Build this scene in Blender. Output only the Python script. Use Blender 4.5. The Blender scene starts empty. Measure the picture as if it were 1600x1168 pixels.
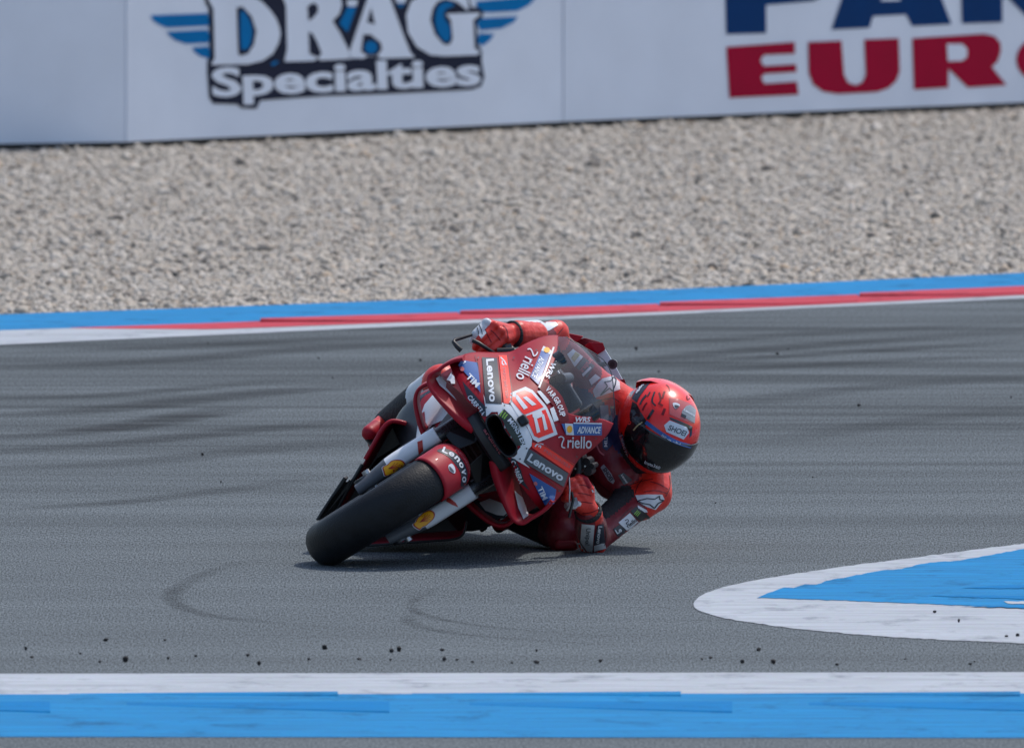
import bpy, bmesh, math, random
import numpy as np
from mathutils import Vector, Matrix
from mathutils.bvhtree import BVHTree
from mathutils.geometry import delaunay_2d_cdt

random.seed(7); rng = np.random.default_rng(7)
scene = bpy.context.scene
COL = scene.collection
R = math.radians

# ------------------------------------------------------------------ camera
ELEV = R(3.2)            # the stand looks slightly down on the bend
DIST = 70.0
FPX = 500.0 * DIST       # focal length in reference pixels (1600 wide)
AIM = Vector((0, 0, 0.594))
VIEW = Vector((0, math.cos(ELEV), -math.sin(ELEV)))
UPV = Vector((0, math.sin(ELEV), math.cos(ELEV)))
CAM = AIM - VIEW * DIST
cam_data = bpy.data.cameras.new('camera')
cam = bpy.data.objects.new('camera', cam_data); COL.objects.link(cam)
cam.location = CAM
cam.rotation_euler = (R(90) - ELEV, 0, 0)
cam_data.sensor_width = 36.0
cam_data.lens = 36.0 * FPX / 1600.0
cam_data.clip_start = 1.0; cam_data.clip_end = 4000.0
cam_data.dof.use_dof = True
cam_data.dof.focus_distance = DIST + 1.0
cam_data.dof.aperture_fstop = 11.5
scene.camera = cam

# ------------------------------------------------------------------ sky, sun, exposure
SUN_EL, SUN_AZ = R(60), R(46)      # azimuth from +Y (behind the bike) towards +X
world = bpy.data.worlds.new('World'); scene.world = world
world.use_nodes = True
wn = world.node_tree.nodes; wl = world.node_tree.links
sky = wn.new('ShaderNodeTexSky'); sky.sky_type = 'NISHITA'; sky.sun_disc = False
sky.sun_elevation = SUN_EL; sky.sun_rotation = SUN_AZ
sky.air_density = 1.0; sky.dust_density = 2.0; sky.ozone_density = 1.2
wl.new(sky.outputs[0], wn['Background'].inputs[0])
wn['Background'].inputs[1].default_value = 0.15
sun_d = bpy.data.lights.new('sun', 'SUN'); sun_d.energy = 2.2; sun_d.angle = R(1.2)
sun_d.color = (1.0, 0.95, 0.88)
sun = bpy.data.objects.new('sun', sun_d); COL.objects.link(sun)
sun_dir = Vector((math.sin(SUN_AZ) * math.cos(SUN_EL), math.cos(SUN_AZ) * math.cos(SUN_EL), math.sin(SUN_EL)))
sun.rotation_euler = sun_dir.to_track_quat('Z', 'Y').to_euler()
sun.location = (0, 20, 30)
scene.view_settings.view_transform = 'Standard'
scene.view_settings.look = 'None'
scene.view_settings.gamma = 1.0
scene.view_settings.exposure = 0.25

# ------------------------------------------------------------------ survey helpers: sight line of a reference pixel -> a real place
def sight(px, py):
    return (VIEW * FPX + Vector((1, 0, 0)) * (px - 800) + UPV * (584 - py)).normalized()
def W(px, py, Y):                 # place on that sight line at depth Y
    d = sight(px, py); return CAM + d * ((Y - CAM.y) / d.y)
def G(px, py, z=0.0):             # place on the ground (or at height z)
    d = sight(px, py); return CAM + d * ((z - CAM.z) / d.z)

# ------------------------------------------------------------------ materials
def new_mat(name):
    m = bpy.data.materials.new(name); m.use_nodes = True
    return m, m.node_tree.nodes, m.node_tree.links, m.node_tree.nodes['Principled BSDF']
def mat(name, col, rough=0.5, metal=0.0, coat=0.0, var=0.12, scale=30.0, bump=0.0, bscale=None, rvar=0.1, spec=0.5):
    m, n, l, b = new_mat(name)
    b.inputs['Roughness'].default_value = rough; b.inputs['Metallic'].default_value = metal
    b.inputs['Specular IOR Level'].default_value = spec
    b.inputs['Coat Weight'].default_value = coat; b.inputs['Coat Roughness'].default_value = 0.08
    tc = n.new('ShaderNodeTexCoord'); no = n.new('ShaderNodeTexNoise')
    no.inputs['Scale'].default_value = scale; no.inputs['Detail'].default_value = 6
    l.new(tc.outputs['Object'], no.inputs['Vector'])
    r = n.new('ShaderNodeValToRGB')
    r.color_ramp.elements[0].position = .3; r.color_ramp.elements[1].position = .7
    r.color_ramp.elements[0].color = tuple(c * (1 - var) for c in col[:3]) + (1,)
    r.color_ramp.elements[1].color = tuple(min(1, c * (1 + var)) for c in col[:3]) + (1,)
    l.new(no.outputs['Fac'], r.inputs['Fac']); l.new(r.outputs['Color'], b.inputs['Base Color'])
    mr = n.new('ShaderNodeMapRange'); mr.inputs[3].default_value = max(0.02, rough - rvar); mr.inputs[4].default_value = min(1, rough + rvar)
    l.new(no.outputs['Fac'], mr.inputs[0]); l.new(mr.outputs[0], b.inputs['Roughness'])
    if bump:
        n2 = n.new('ShaderNodeTexNoise'); n2.inputs['Scale'].default_value = bscale or scale * 4; n2.inputs['Detail'].default_value = 4
        l.new(tc.outputs['Object'], n2.inputs['Vector'])
        bp = n.new('ShaderNodeBump'); bp.inputs['Strength'].default_value = bump; bp.inputs['Distance'].default_value = 0.01
        l.new(n2.outputs['Fac'], bp.inputs['Height']); l.new(bp.outputs[0], b.inputs['Normal'])
    return m

M = {}
# paintwork and leather
M['red'] = mat('red_paint', (0.34, 0.006, 0.019), .50, coat=.03, var=.08, scale=12, spec=.28)
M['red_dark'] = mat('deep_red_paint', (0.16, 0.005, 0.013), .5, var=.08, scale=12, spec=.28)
M['orange'] = mat('signal_red_paint', (0.95, 0.030, 0.014), .55, coat=.0, var=.06, scale=12)
M['white'] = mat('white_paint', (0.72, 0.74, 0.78), .5, var=.05, scale=14, spec=.35)
M['navy'] = mat('dark_navy_sticker', (0.018, 0.026, 0.042), .45, var=.1)
M['grey_st'] = mat('grey_sticker', (0.075, 0.085, 0.10), .45, var=.1)
M['blue'] = mat('blue_sticker', (0.02, 0.10, 0.34), .42, coat=.1, var=.08)
M['pale'] = mat('pale_sticker', (0.62, 0.66, 0.72), .42, var=.04)
M['black'] = mat('black_plastic', (0.010, 0.011, 0.014), .42, var=.25)
M['carbon'] = mat('carbon_fibre', (0.016, 0.018, 0.022), .28, coat=.4, var=.35, scale=160)
M['rubber'] = mat('slick_rubber', (0.0075, 0.009, 0.0115), .55, var=.45, scale=22, bump=.18, bscale=160, rvar=.15, spec=.3)
M['metal'] = mat('machined_metal', (0.45, 0.46, 0.48), .32, metal=.9, var=.1)
M['darkmetal'] = mat('dark_metal', (0.08, 0.085, 0.095), .4, metal=.8, var=.2)
M['gold'] = mat('yellow_sticker', (1.0, 0.44, 0.008), .42, var=.06)
M['shellred'] = mat('emblem_red', (0.45, 0.03, 0.02), .42, var=.06)
M['green'] = mat('claw_green', (0.25, 0.48, 0.06), .45, var=.06)
M['olive'] = mat('dark_green_sticker', (0.022, 0.034, 0.028), .42, var=.3, scale=60)
M['pink'] = mat('pink_lettering', (0.50, 0.13, 0.15), .45, var=.1)
M['sand'] = mat('sand_sticker', (0.45, 0.38, 0.20), .45, var=.2, scale=80)
# leathers
M['l_red'] = mat('crimson_leather', (0.17, 0.008, 0.017), .45, var=.15, scale=25, bump=.45, bscale=30)
M['l_orange'] = mat('bright_red_leather', (0.66, 0.030, 0.018), .45, var=.12, scale=25, bump=.4, bscale=30)
M['l_white'] = mat('white_leather', (0.62, 0.64, 0.68), .45, var=.08, scale=25, bump=.3, bscale=45)
M['l_black'] = mat('black_stretch_fabric', (0.012, 0.013, 0.017), .7, var=.25, scale=60, bump=.6, bscale=120)
M['l_navy'] = mat('navy_leather', (0.014, 0.03, 0.10), .45, var=.15, scale=25, bump=.4, bscale=45)
# helmet
M['h_red'] = mat('helmet_red', (0.88, 0.016, 0.010), .28, coat=.25, var=.05, scale=14, rvar=.04)
M['h_black'] = mat('helmet_black', (0.010, 0.011, 0.014), .22, coat=.6, var=.15, rvar=.05)
M['visor'] = mat('smoked_visor', (0.006, 0.007, 0.009), .10, coat=.5, var=.1, rvar=.03)
# circuit
M['board'] = mat('board_white', (0.72, 0.78, 0.88), .75, spec=.12, var=.035, scale=3.0, bump=.05, bscale=90)
M['ink'] = mat('board_ink', (0.020, 0.024, 0.046), .75, spec=.12, var=.06, scale=6)
M['sky_ink'] = mat('board_blue', (0.0, 0.16, 0.42), .75, spec=.12, var=.06, scale=6)
M['navy_ink'] = mat('board_navy', (0.003, 0.040, 0.15), .75, spec=.12, var=.06, scale=6)
M['red_ink'] = mat('board_red', (0.36, 0.004, 0.034), .75, spec=.12, var=.06, scale=6)
M['crumb'] = mat('rubber_crumb', (0.012, 0.012, 0.014), .8, var=.3, scale=200)

def kerb_paint(name, col, dirt=0.25):
    m, n, l, b = new_mat(name)
    tc = n.new('ShaderNodeTexCoord')
    mp = n.new('ShaderNodeMapping'); mp.inputs['Scale'].default_value = (0.9, 9.0, 9.0)
    l.new(tc.outputs['Object'], mp.inputs[0])
    n1 = n.new('ShaderNodeTexNoise'); n1.inputs['Scale'].default_value = 2.2; n1.inputs['Detail'].default_value = 9; n1.inputs['Roughness'].default_value = .65
    l.new(mp.outputs[0], n1.inputs[0])
    n2 = n.new('ShaderNodeTexNoise'); n2.inputs['Scale'].default_value = 60; n2.inputs['Detail'].default_value = 5
    l.new(tc.outputs['Object'], n2.inputs[0])
    r1 = n.new('ShaderNodeValToRGB')
    r1.color_ramp.elements[0].position = .34; r1.color_ramp.elements[1].position = .62
    d = tuple(c * (1 - dirt) + 0.035 * dirt for c in col)
    r1.color_ramp.elements[0].color = d + (1,); r1.color_ramp.elements[1].color = tuple(col) + (1,)
    l.new(n1.outputs['Fac'], r1.inputs[0])
    mx = n.new('ShaderNodeMixRGB'); mx.blend_type = 'MULTIPLY'; mx.inputs[0].default_value = .25
    l.new(r1.outputs[0], mx.inputs[1]); l.new(n2.outputs['Color'], mx.inputs[2])
    n3 = n.new('ShaderNodeTexNoise'); n3.inputs['Scale'].default_value = 5.5; n3.inputs['Detail'].default_value = 7; n3.inputs['Roughness'].default_value = .7
    mp3 = n.new('ShaderNodeMapping'); mp3.inputs['Scale'].default_value = (1.0, .55, 1.0); mp3.inputs['Rotation'].default_value = (0, 0, -.3)
    l.new(tc.outputs['Object'], mp3.inputs[0]); l.new(mp3.outputs[0], n3.inputs[0])
    r3 = n.new('ShaderNodeValToRGB'); r3.color_ramp.elements[0].position = .30; r3.color_ramp.elements[1].position = .46
    r3.color_ramp.elements[0].color = (.45, .46, .48, 1); r3.color_ramp.elements[1].color = (1, 1, 1, 1)
    l.new(n3.outputs['Fac'], r3.inputs[0])
    m3 = n.new('ShaderNodeMixRGB'); m3.blend_type = 'MULTIPLY'; m3.inputs[0].default_value = .8
    l.new(mx.outputs[0], m3.inputs[1]); l.new(r3.outputs[0], m3.inputs[2])
    l.new(m3.outputs[0], b.inputs['Base Color'])
    b.inputs['Roughness'].default_value = .75; b.inputs['Specular IOR Level'].default_value = .06
    bp = n.new('ShaderNodeBump'); bp.inputs['Strength'].default_value = .3; bp.inputs['Distance'].default_value = .004
    l.new(n2.outputs['Fac'], bp.inputs['Height']); l.new(bp.outputs[0], b.inputs['Normal'])
    return m
M['k_white'] = kerb_paint('kerb_white', (0.50, 0.54, 0.59), .30)
M['k_blue'] = kerb_paint('kerb_blue', (0.018, 0.26, 0.57), .34)
M['k_blue2'] = kerb_paint('kerb_deep_blue', (0.002, 0.21, 0.52), .25)
M['k_red'] = kerb_paint('kerb_red', (0.60, 0.070, 0.10), .25)

def asphalt_mat(name, base, along=(1.0, 0.08), streak=.5):
    m, n, l, b = new_mat(name)
    tc = n.new('ShaderNodeTexCoord')
    # stone grain, as it reads along a shallow line of sight
    mp = n.new('ShaderNodeMapping'); mp.inputs['Scale'].default_value = (1.0, 0.11, 1.0)
    l.new(tc.outputs['Object'], mp.inputs[0])
    g = n.new('ShaderNodeTexNoise'); g.inputs['Scale'].default_value = 175; g.inputs['Detail'].default_value = 2; g.inputs['Roughness'].default_value = .75
    l.new(mp.outputs[0], g.inputs[0])
    gr = n.new('ShaderNodeValToRGB'); gr.color_ramp.elements[0].position = .34; gr.color_ramp.elements[1].position = .66
    gr.color_ramp.elements[0].color = tuple(c * .38 for c in base) + (1,); gr.color_ramp.elements[1].color = tuple(c * 1.80 for c in base) + (1,)
    l.new(g.outputs['Fac'], gr.inputs[0])
    # rubber laid down along the racing line
    ms = n.new('ShaderNodeMapping'); ms.inputs['Rotation'].default_value = (0, 0, -0.62)
    ms.inputs['Scale'].default_value = (0.08, 1.3, 1.0)
    l.new(tc.outputs['Object'], ms.inputs[0])
    s = n.new('ShaderNodeTexNoise'); s.inputs['Scale'].default_value = 1.6; s.inputs['Detail'].default_value = 8; s.inputs['Roughness'].default_value = .62
    s.inputs['Distortion'].default_value = .25
    l.new(ms.outputs[0], s.inputs[0])
    sr = n.new('ShaderNodeValToRGB'); sr.color_ramp.elements[0].position = .36; sr.color_ramp.elements[1].position = .60
    v = 1 - streak; sr.color_ramp.elements[0].color = (v, v, v, 1); sr.color_ramp.elements[1].color = (1, 1, 1, 1)
    l.new(s.outputs['Fac'], sr.inputs[0])
    # more rubber far from the inside line (object y), where everyone runs
    sx = n.new('ShaderNodeSeparateXYZ'); l.new(tc.outputs['Object'], sx.inputs[0])
    mr = n.new('ShaderNodeMapRange'); mr.inputs[1].default_value = 1.0; mr.inputs[2].default_value = 7.0
    mr.inputs[3].default_value = .25; mr.inputs[4].default_value = 1.0
    l.new(sx.outputs[1], mr.inputs[0])
    mx = n.new('ShaderNodeMixRGB'); mx.blend_type = 'MULTIPLY'
    l.new(mr.outputs[0], mx.inputs[0]); l.new(gr.outputs[0], mx.inputs[1]); l.new(sr.outputs[0], mx.inputs[2])
    # broad unevenness
    bl = n.new('ShaderNodeTexNoise'); bl.inputs['Scale'].default_value = .8; bl.inputs['Detail'].default_value = 5
    l.new(tc.outputs['Object'], bl.inputs[0])
    br = n.new('ShaderNodeMapRange'); br.inputs[3].default_value = .86; br.inputs[4].default_value = 1.14
    l.new(bl.outputs['Fac'], br.inputs[0])
    m2 = n.new('ShaderNodeVectorMath'); m2.operation = 'SCALE'
    l.new(mx.outputs[0], m2.inputs[0]); l.new(br.outputs[0], m2.inputs['Scale'])
    l.new(m2.outputs[0], b.inputs['Base Color'])
    b.inputs['Roughness'].default_value = .9; b.inputs['Specular IOR Level'].default_value = .08
    bp = n.new('ShaderNodeBump'); bp.inputs['Strength'].default_value = .35; bp.inputs['Distance'].default_value = .006
    l.new(g.outputs['Fac'], bp.inputs['Height']); l.new(bp.outputs[0], b.inputs['Normal'])
    return m
M['asphalt'] = asphalt_mat('track_asphalt', (0.105, 0.121, 0.131))

def gravel_mat(name, island):
    m, n, l, b = new_mat(name)
    r = n.new('ShaderNodeValToRGB')
    cols = [(0, (.10, .095, .085)), (.08, (.20, .175, .15)), (.15, (.38, .335, .28)), (.40, (.445, .395, .33)),  # darkest tones also stand in for the shaded gaps between stones
            (.65, (.48, .435, .375)), (.85, (.53, .49, .435)), (.95, (.44, .335, .235)), (1, (.60, .565, .52))]
    el = r.color_ramp.elements
    el[0].position = 0; el[0].color = cols[0][1] + (1,); el[1].position = 1; el[1].color = cols[-1][1] + (1,)
    for p, c in cols[1:-1]:
        e = el.new(p); e.color = c + (1,)
    tc = n.new('ShaderNodeTexCoord')
    if island:
        ge = n.new('ShaderNodeNewGeometry'); l.new(ge.outputs['Random Per Island'], r.inputs[0])
    else:
        vo = n.new('ShaderNodeTexVoronoi'); vo.inputs['Scale'].default_value = 38
        l.new(tc.outputs['Object'], vo.inputs[0])
        sp = n.new('ShaderNodeSeparateColor'); l.new(vo.outputs['Color'], sp.inputs[0]); l.new(sp.outputs[0], r.inputs[0])
        bp = n.new('ShaderNodeBump'); bp.inputs['Strength'].default_value = 1; bp.inputs['Distance'].default_value = .02; bp.invert = True
        l.new(vo.outputs['Distance'], bp.inputs['Height']); l.new(bp.outputs[0], b.inputs['Normal'])
    l.new(r.outputs[0], b.inputs['Base Color']); b.inputs['Roughness'].default_value = .8
    return m
M['stone'] = gravel_mat('gravel_stone', True)
M['gravel'] = gravel_mat('gravel_bed', False)
M['grass'] = mat('mown_grass', (0.05, 0.085, 0.025), .9, var=.35, scale=3, bump=.6, bscale=60)

# ------------------------------------------------------------------ mesh helpers
def link(o, parent=None):
    COL.objects.link(o)
    if parent is not None: o.parent = parent
    return o
def mesh(name, verts, faces, m, parent=None, smooth=True, auto=None):
    me = bpy.data.meshes.new(name)
    me.from_pydata([tuple(v) for v in verts], [], [tuple(f) for f in faces])
    me.validate(); me.update()
    for mm in (m if isinstance(m, (list, tuple)) else [m]): me.materials.append(mm)
    if smooth and len(me.polygons):
        me.polygons.foreach_set('use_smooth', [True] * len(me.polygons))
        if auto: me.set_sharp_from_angle(angle=R(auto))
    return link(bpy.data.objects.new(name, me), parent)
def tag(o, label=None, cat=None, group=None, kind=None):
    if label: o['label'] = label
    if cat: o['category'] = cat
    if group: o['group'] = group
    if kind: o['kind'] = kind
    return o
def empty(name, loc=(0, 0, 0), rot=(0, 0, 0)):
    o = bpy.data.objects.new(name, None); o.empty_display_size = .1
    COL.objects.link(o); o.location = loc; o.rotation_euler = rot
    return o
def grid_faces(nu, nv, close_u=False, close_v=False):
    f = []
    for i in range(nu if close_u else nu - 1):
        for j in range(nv if close_v else nv - 1):
            a = i * nv + j; b = ((i + 1) % nu) * nv + j
            c = ((i + 1) % nu) * nv + (j + 1) % nv; d = i * nv + (j + 1) % nv
            f.append((a, b, c, d))
    return f
def bake(o):
    dg = bpy.context.evaluated_depsgraph_get(); dg.update()
    me = bpy.data.meshes.new_from_object(o.evaluated_get(dg), depsgraph=dg)
    old = o.data; o.modifiers.clear(); o.data = me; me.name = old.name
    return o
def solid(o, t, offset=-1.0, bevel=0.0, sub=0):
    if sub:
        s = o.modifiers.new('s', 'SUBSURF'); s.levels = sub; s.render_levels = sub
    s = o.modifiers.new('t', 'SOLIDIFY'); s.thickness = t; s.offset = offset
    if bevel:
        b = o.modifiers.new('b', 'BEVEL'); b.width = bevel; b.segments = 2; b.limit_method = 'ANGLE'; b.angle_limit = R(40)
    return bake(o)
def catmull(pts, n, closed=False):
    P = [Vector(p) for p in pts]; out = []
    m = len(P); segs = m if closed else m - 1
    for i in range(segs):
        g = (lambda k: P[k % m]) if closed else (lambda k: P[min(max(k, 0), m - 1)])
        p0, p1, p2, p3 = g(i - 1), g(i), g(i + 1), g(i + 2)
        for k in range(n):
            t = k / n
            out.append(.5 * ((2 * p1) + (p2 - p0) * t + (2 * p0 - 5 * p1 + 4 * p2 - p3) * t * t + (3 * p1 - p0 - 3 * p2 + p3) * t ** 3))
    if not closed: out.append(P[-1].copy())
    return out
def tube_data(path, rad, nseg=12, caps=True):
    """rings along a path; rad: number or list (or (ra, rb) pairs)"""
    P = [Vector(p) for p in path]; n = len(P); V = []; F = []
    ref = None
    for i in range(n):
        t = (P[min(i + 1, n - 1)] - P[max(i - 1, 0)]).normalized()
        if ref is None:
            ref = t.orthogonal().normalized()
        ref = (ref - t * ref.dot(t)).normalized(); bi = t.cross(ref)
        r = rad[i] if isinstance(rad, (list, tuple)) else rad
        for k in range(nseg):
            a = 2 * math.pi * k / nseg
            V.append(P[i] + ref * (r * math.cos(a)) + bi * (r * math.sin(a)))
    for i in range(n - 1):
        for k in range(nseg):
            a = i * nseg + k; b = i * nseg + (k + 1) % nseg
            F.append((a, b, b + nseg, a + nseg))
    if caps:
        F.append(tuple(range(nseg - 1, -1, -1))); F.append(tuple(range((n - 1) * nseg, n * nseg)))
    return V, F
def tube(name, path, rad, m, parent=None, nseg=12, caps=True):
    V, F = tube_data(path, rad, nseg, caps)
    return mesh(name, V, F, m, parent, auto=50)
def lathe_x(name, prof, m, parent, centre, n=64, a0=0.0, a1=360.0):
    """profile (x, radius) spun about the lateral axis through centre"""
    full = abs(a1 - a0) >= 359.9; V = []
    cnt = n if full else n + 1
    for i in range(cnt):
        a = R(a0 + (a1 - a0) * i / n)
        for x, r in prof:
            V.append((centre[0] + x, centre[1] - r * math.cos(a), centre[2] + r * math.sin(a)))
    return mesh(name, V, grid_faces(cnt, len(prof), close_u=full), m, parent, auto=40)
def box_data(c, s):
    x, y, z = c; a, b, d = s[0] / 2, s[1] / 2, s[2] / 2
    V = [(x + i * a, y + j * b, z + k * d) for i in (-1, 1) for j in (-1, 1) for k in (-1, 1)]
    F = [(0, 1, 3, 2), (4, 6, 7, 5), (0, 4, 5, 1), (2, 3, 7, 6), (0, 2, 6, 4), (1, 5, 7, 3)]
    return V, F
def box(name, c, s, m, parent=None, bevel=.004):
    V, F = box_data(c, s)
    o = mesh(name, V, F, m, parent, smooth=False)
    b = o.modifiers.new('b', 'BEVEL'); b.width = bevel; b.segments = 2
    return bake(o)
def prism(name, pts, thick, m, parent=None, bevel=.003):
    """closed outline of points, thickened along vector thick"""
    n = len(pts); t = Vector(thick)
    V = [Vector(p) for p in pts] + [Vector(p) + t for p in pts]
    F = [tuple(range(n)), tuple(range(2 * n - 1, n - 1, -1))] + [(i, i + n, (i + 1) % n + n, (i + 1) % n) for i in range(n)]
    o = mesh(name, V, F, m, parent, smooth=False)
    bm = bmesh.new(); bm.from_mesh(o.data); bmesh.ops.recalc_face_normals(bm, faces=bm.faces); bm.to_mesh(o.data); bm.free()
    if bevel:
        b = o.modifiers.new('b', 'BEVEL'); b.width = bevel; b.segments = 2; b.limit_method = 'ANGLE'; b.angle_limit = R(30)
        bake(o)
    return o

# ------------------------------------------------------------------ flat graphics: outlines and lettering
def text_mesh(s, bold=.0, space=1.0):
    cu = bpy.data.curves.new('t', 'FONT'); cu.body = s; cu.offset = bold; cu.space_character = space
    cu.resolution_u = 3; cu.fill_mode = 'FRONT'
    o = bpy.data.objects.new('t', cu); COL.objects.link(o)
    dg = bpy.context.evaluated_depsgraph_get(); dg.update()
    me = o.evaluated_get(dg).to_mesh()
    V = np.array([v.co[:2] for v in me.vertices]); F = [tuple(p.vertices) for p in me.polygons]
    o.evaluated_get(dg).to_mesh_clear()
    bpy.data.objects.remove(o); bpy.data.curves.remove(cu)
    lo, hi = V.min(0), V.max(0)
    return (V - lo) / (hi - lo), F
_tcache = {}
def text_px(s, a, b, h, bold=.02, space=1.0, shear=0.0, side=1):
    """lettering fitted between reference points a (start) and b (end), h reference px tall"""
    key = (s, bold, space)
    if key not in _tcache: _tcache[key] = text_mesh(s, bold, space)
    V, F = _tcache[key]
    a = np.array(a, float); b = np.array(b, float); d = b - a; L = np.linalg.norm(d); u = d / L
    up = np.array([u[1], -u[0]]) * side
    return a + V[:, :1] * d + V[:, 1:2] * h * (up + shear * u), F
def fill_px(outline, step=6.0, holes=()):
    """triangulate an outline with interior points so it can follow a curved surface"""
    pts = []; edges = []
    def loop(o):
        k = len(pts); res = []
        for i in range(len(o)):
            a = np.array(o[i], float); b = np.array(o[(i + 1) % len(o)], float)
            n = max(1, int(np.linalg.norm(b - a) / step))
            for j in range(n): res.append(a + (b - a) * j / n)
        pts.extend(Vector(p) for p in res)
        edges.extend((k + i, k + (i + 1) % len(res)) for i in range(len(res)))
    loop(outline)
    for h in holes: loop(h)
    o = np.array(outline); lo, hi = o.min(0), o.max(0)
    for x in np.arange(lo[0] + step * .5, hi[0], step):
        for y in np.arange(lo[1] + step * .5, hi[1], step):
            pts.append(Vector((x, y)))
    r = delaunay_2d_cdt(pts, edges, [], 1, 1e-5)
    return np.array([v[:] for v in r[0]]), [tuple(f) for f in r[2]]
def smooth_loop(pts, n=5):
    return [tuple(p[:2]) for p in catmull([(x, y, 0) for x, y in pts], n, closed=True)]
def ellipse(c, rx, ry, rot=0, n=24):
    cr, sr = math.cos(R(rot)), math.sin(R(rot))
    return [(c[0] + rx * math.cos(t) * cr - ry * math.sin(t) * sr, c[1] + rx * math.cos(t) * sr + ry * math.sin(t) * cr)
            for t in (2 * math.pi * i / n for i in range(n))]

# ================================================================== THE CIRCUIT
def line_fn(pts):
    xs = np.array([p[0] for p in pts], float); ys = np.array([p[1] for p in pts], float)
    c = np.polyfit(xs, ys, 2)
    lo, hi = -200.0, 1800.0
    def f(x):
        if x < lo: return float(np.polyval(c, lo) + (x - lo) * (2 * c[0] * lo + c[1]))
        if x > hi: return float(np.polyval(c, hi) + (x - hi) * (2 * c[0] * hi + c[1]))
        return float(np.polyval(c, x))
    return f
XS = list(np.concatenate([np.linspace(-5200, -300, 16), np.linspace(-200, 1800, 41), np.linspace(1900, 6800, 16)]))
white_low = line_fn([(0, 538.5), (300, 524.5), (500, 514.5), (700, 507), (1000, 493.5), (1300, 478.5), (1600, 466)])
red_low = line_fn([(300, 515), (500, 507.5), (700, 501.5), (1000, 488), (1300, 473), (1600, 461)])
blue_low = line_fn([(0, 515.5), (404, 502.5), (716, 490.5), (1024, 476.5), (1340, 461.5), (1600, 450)])
blue_top = line_fn([(0, 492), (260, 481), (500, 472), (750, 464), (1000, 455), (1250, 443), (1600, 425)])

def strip(name, lo, hi, zlo, zhi, m, parent=None, xs=XS):
    V = []; 
    for x in xs:
        V.append(G(x, lo(x), zlo)); V.append(G(x, hi(x), zhi))
    n = len(xs)
    return mesh(name, V, [(2 * i, 2 * i + 2, 2 * i + 3, 2 * i + 1) for i in range(n - 1)], m, parent, smooth=False)

# one ground sheet to the horizon, the asphalt and the gravel bed on it
S = 3000.0
tag(mesh('ground', [(-S, -S, -.06), (S, -S, -.06), (S, S, -.06), (-S, S, -.06)], [(0, 1, 2, 3)], M['grass'], smooth=False), kind='structure')
V = []
for x in XS:
    e = G(x, white_low(x) - 3, -.004); V.append((e.x * 1.0, -60.0, 0)); V.append((e.x, e.y, 0))
trk = mesh('track', V, [(2 * i, 2 * i + 2, 2 * i + 3, 2 * i + 1) for i in range(len(XS) - 1)], M['asphalt'], smooth=False)
tag(trk, kind='structure')

# far kerb: white edge line, red saw-teeth, blue band
kerb = strip('far_kerb', white_low, red_low, .002, .003, M['k_white']); tag(kerb, kind='structure')
# red band starts where the photo's paint starts
xr = [x for x in np.linspace(110, 1800, 50)] + list(np.linspace(1900, 6800, 10))
def red_l(x): 
    b, r = blue_low(x), red_low(x); k = min(1, max(0, (x - 110) / 220)); return b + (r - b) * k
strip('red_band', red_l, lambda x: blue_low(x) - .5, .0045, .0045, M['k_red'], kerb, xr)
strip('blue_band', blue_low, blue_top, .004, .009, M['k_blue'], kerb)
strip('white_patch', lambda x: red_low(x) + .5, lambda x: blue_low(x) + .0, .0035, .0038, M['k_white'], kerb)
def back_tooth(s, L=309, h=.0065):
    xs = np.linspace(s, s + L, 6); V = []
    for i, x in enumerate(xs):
        k = min(1, i / 5 * 1.5); hh = h * (1 - i / 5) + .0012
        mid = blue_low(x) + (red_low(x) - blue_low(x)) * (.05 + .75 * k) + 0
        f = G(x, mid, .005); b = G(x, blue_low(x) - 2.0, .005)
        V += [f, f + Vector((0, 0, hh)), b + Vector((0, 0, hh)), b]
    F = [(0, 1, 2, 3)]
    for i in range(5):
        a = 4 * i
        for j in range(4): F.append((a + j, a + (j + 1) % 4, a + 4 + (j + 1) % 4, a + 4 + j))
    F.append((20, 21, 22, 23))
    o = mesh('kerb_tooth', V, F, M['k_red'], kerb, smooth=False)
    bm = bmesh.new(); bm.from_mesh(o.data); bmesh.ops.recalc_face_normals(bm, faces=bm.faces); bm.to_mesh(o.data); bm.free()
for i in range(0, 6): back_tooth(407 + 312 * (i))

# near kerb: white lip, blue stepped teeth, then the tarmac verge
near_w0 = lambda x: 1050.5 - .0015 * (x - 800)
near_w1 = lambda x: 1083.0 - .001 * (x - 800)
near_b1 = lambda x: 1151.0 + .001 * (x - 800)
nk = strip('near_kerb', near_w1, near_w0, .004, .002, M['k_white']); tag(nk, kind='structure')
strip('blue_band', near_b1, near_w1, .0015, .004, M['k_blue'], nk)
def near_tooth(s, e, y0, y1, h, m):
    xs = np.linspace(s, e, 6); V = []
    for i, x in enumerate(xs):
        k = i / 5; hh = .001 + h * k
        f = G(x, y0 + (y1 - y0) * (.25 + .75 * k), .003); b = G(x, y0, .004); dz = Vector((0, 0, -.003))
        V += [f + dz, f + Vector((0, .012, hh)), b + Vector((0, 0, hh)), b + dz]
    F = [(0, 1, 2, 3)]
    for i in range(5):
        a = 4 * i
        for j in range(4): F.append((a + j, a + (j + 1) % 4, a + 4 + (j + 1) % 4, a + 4 + j))
    F.append((20, 21, 22, 23))
    o = mesh('kerb_tooth', V, F, m, nk, smooth=False)
    bm = bmesh.new(); bm.from_mesh(o.data); bmesh.ops.recalc_face_normals(bm, faces=bm.faces); bm.to_mesh(o.data); bm.free()
for e in (-535, -5 + 3, 528, 1064, 1594, 2127):
    near_tooth(e - 420, e, 1083, 1088, .006, M['k_blue'])
    near_tooth(e - 330, e + 80, 1097, 1113, .003, M['k_blue2'])  # deeper blue puts the shade of the step risers into the colour

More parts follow.
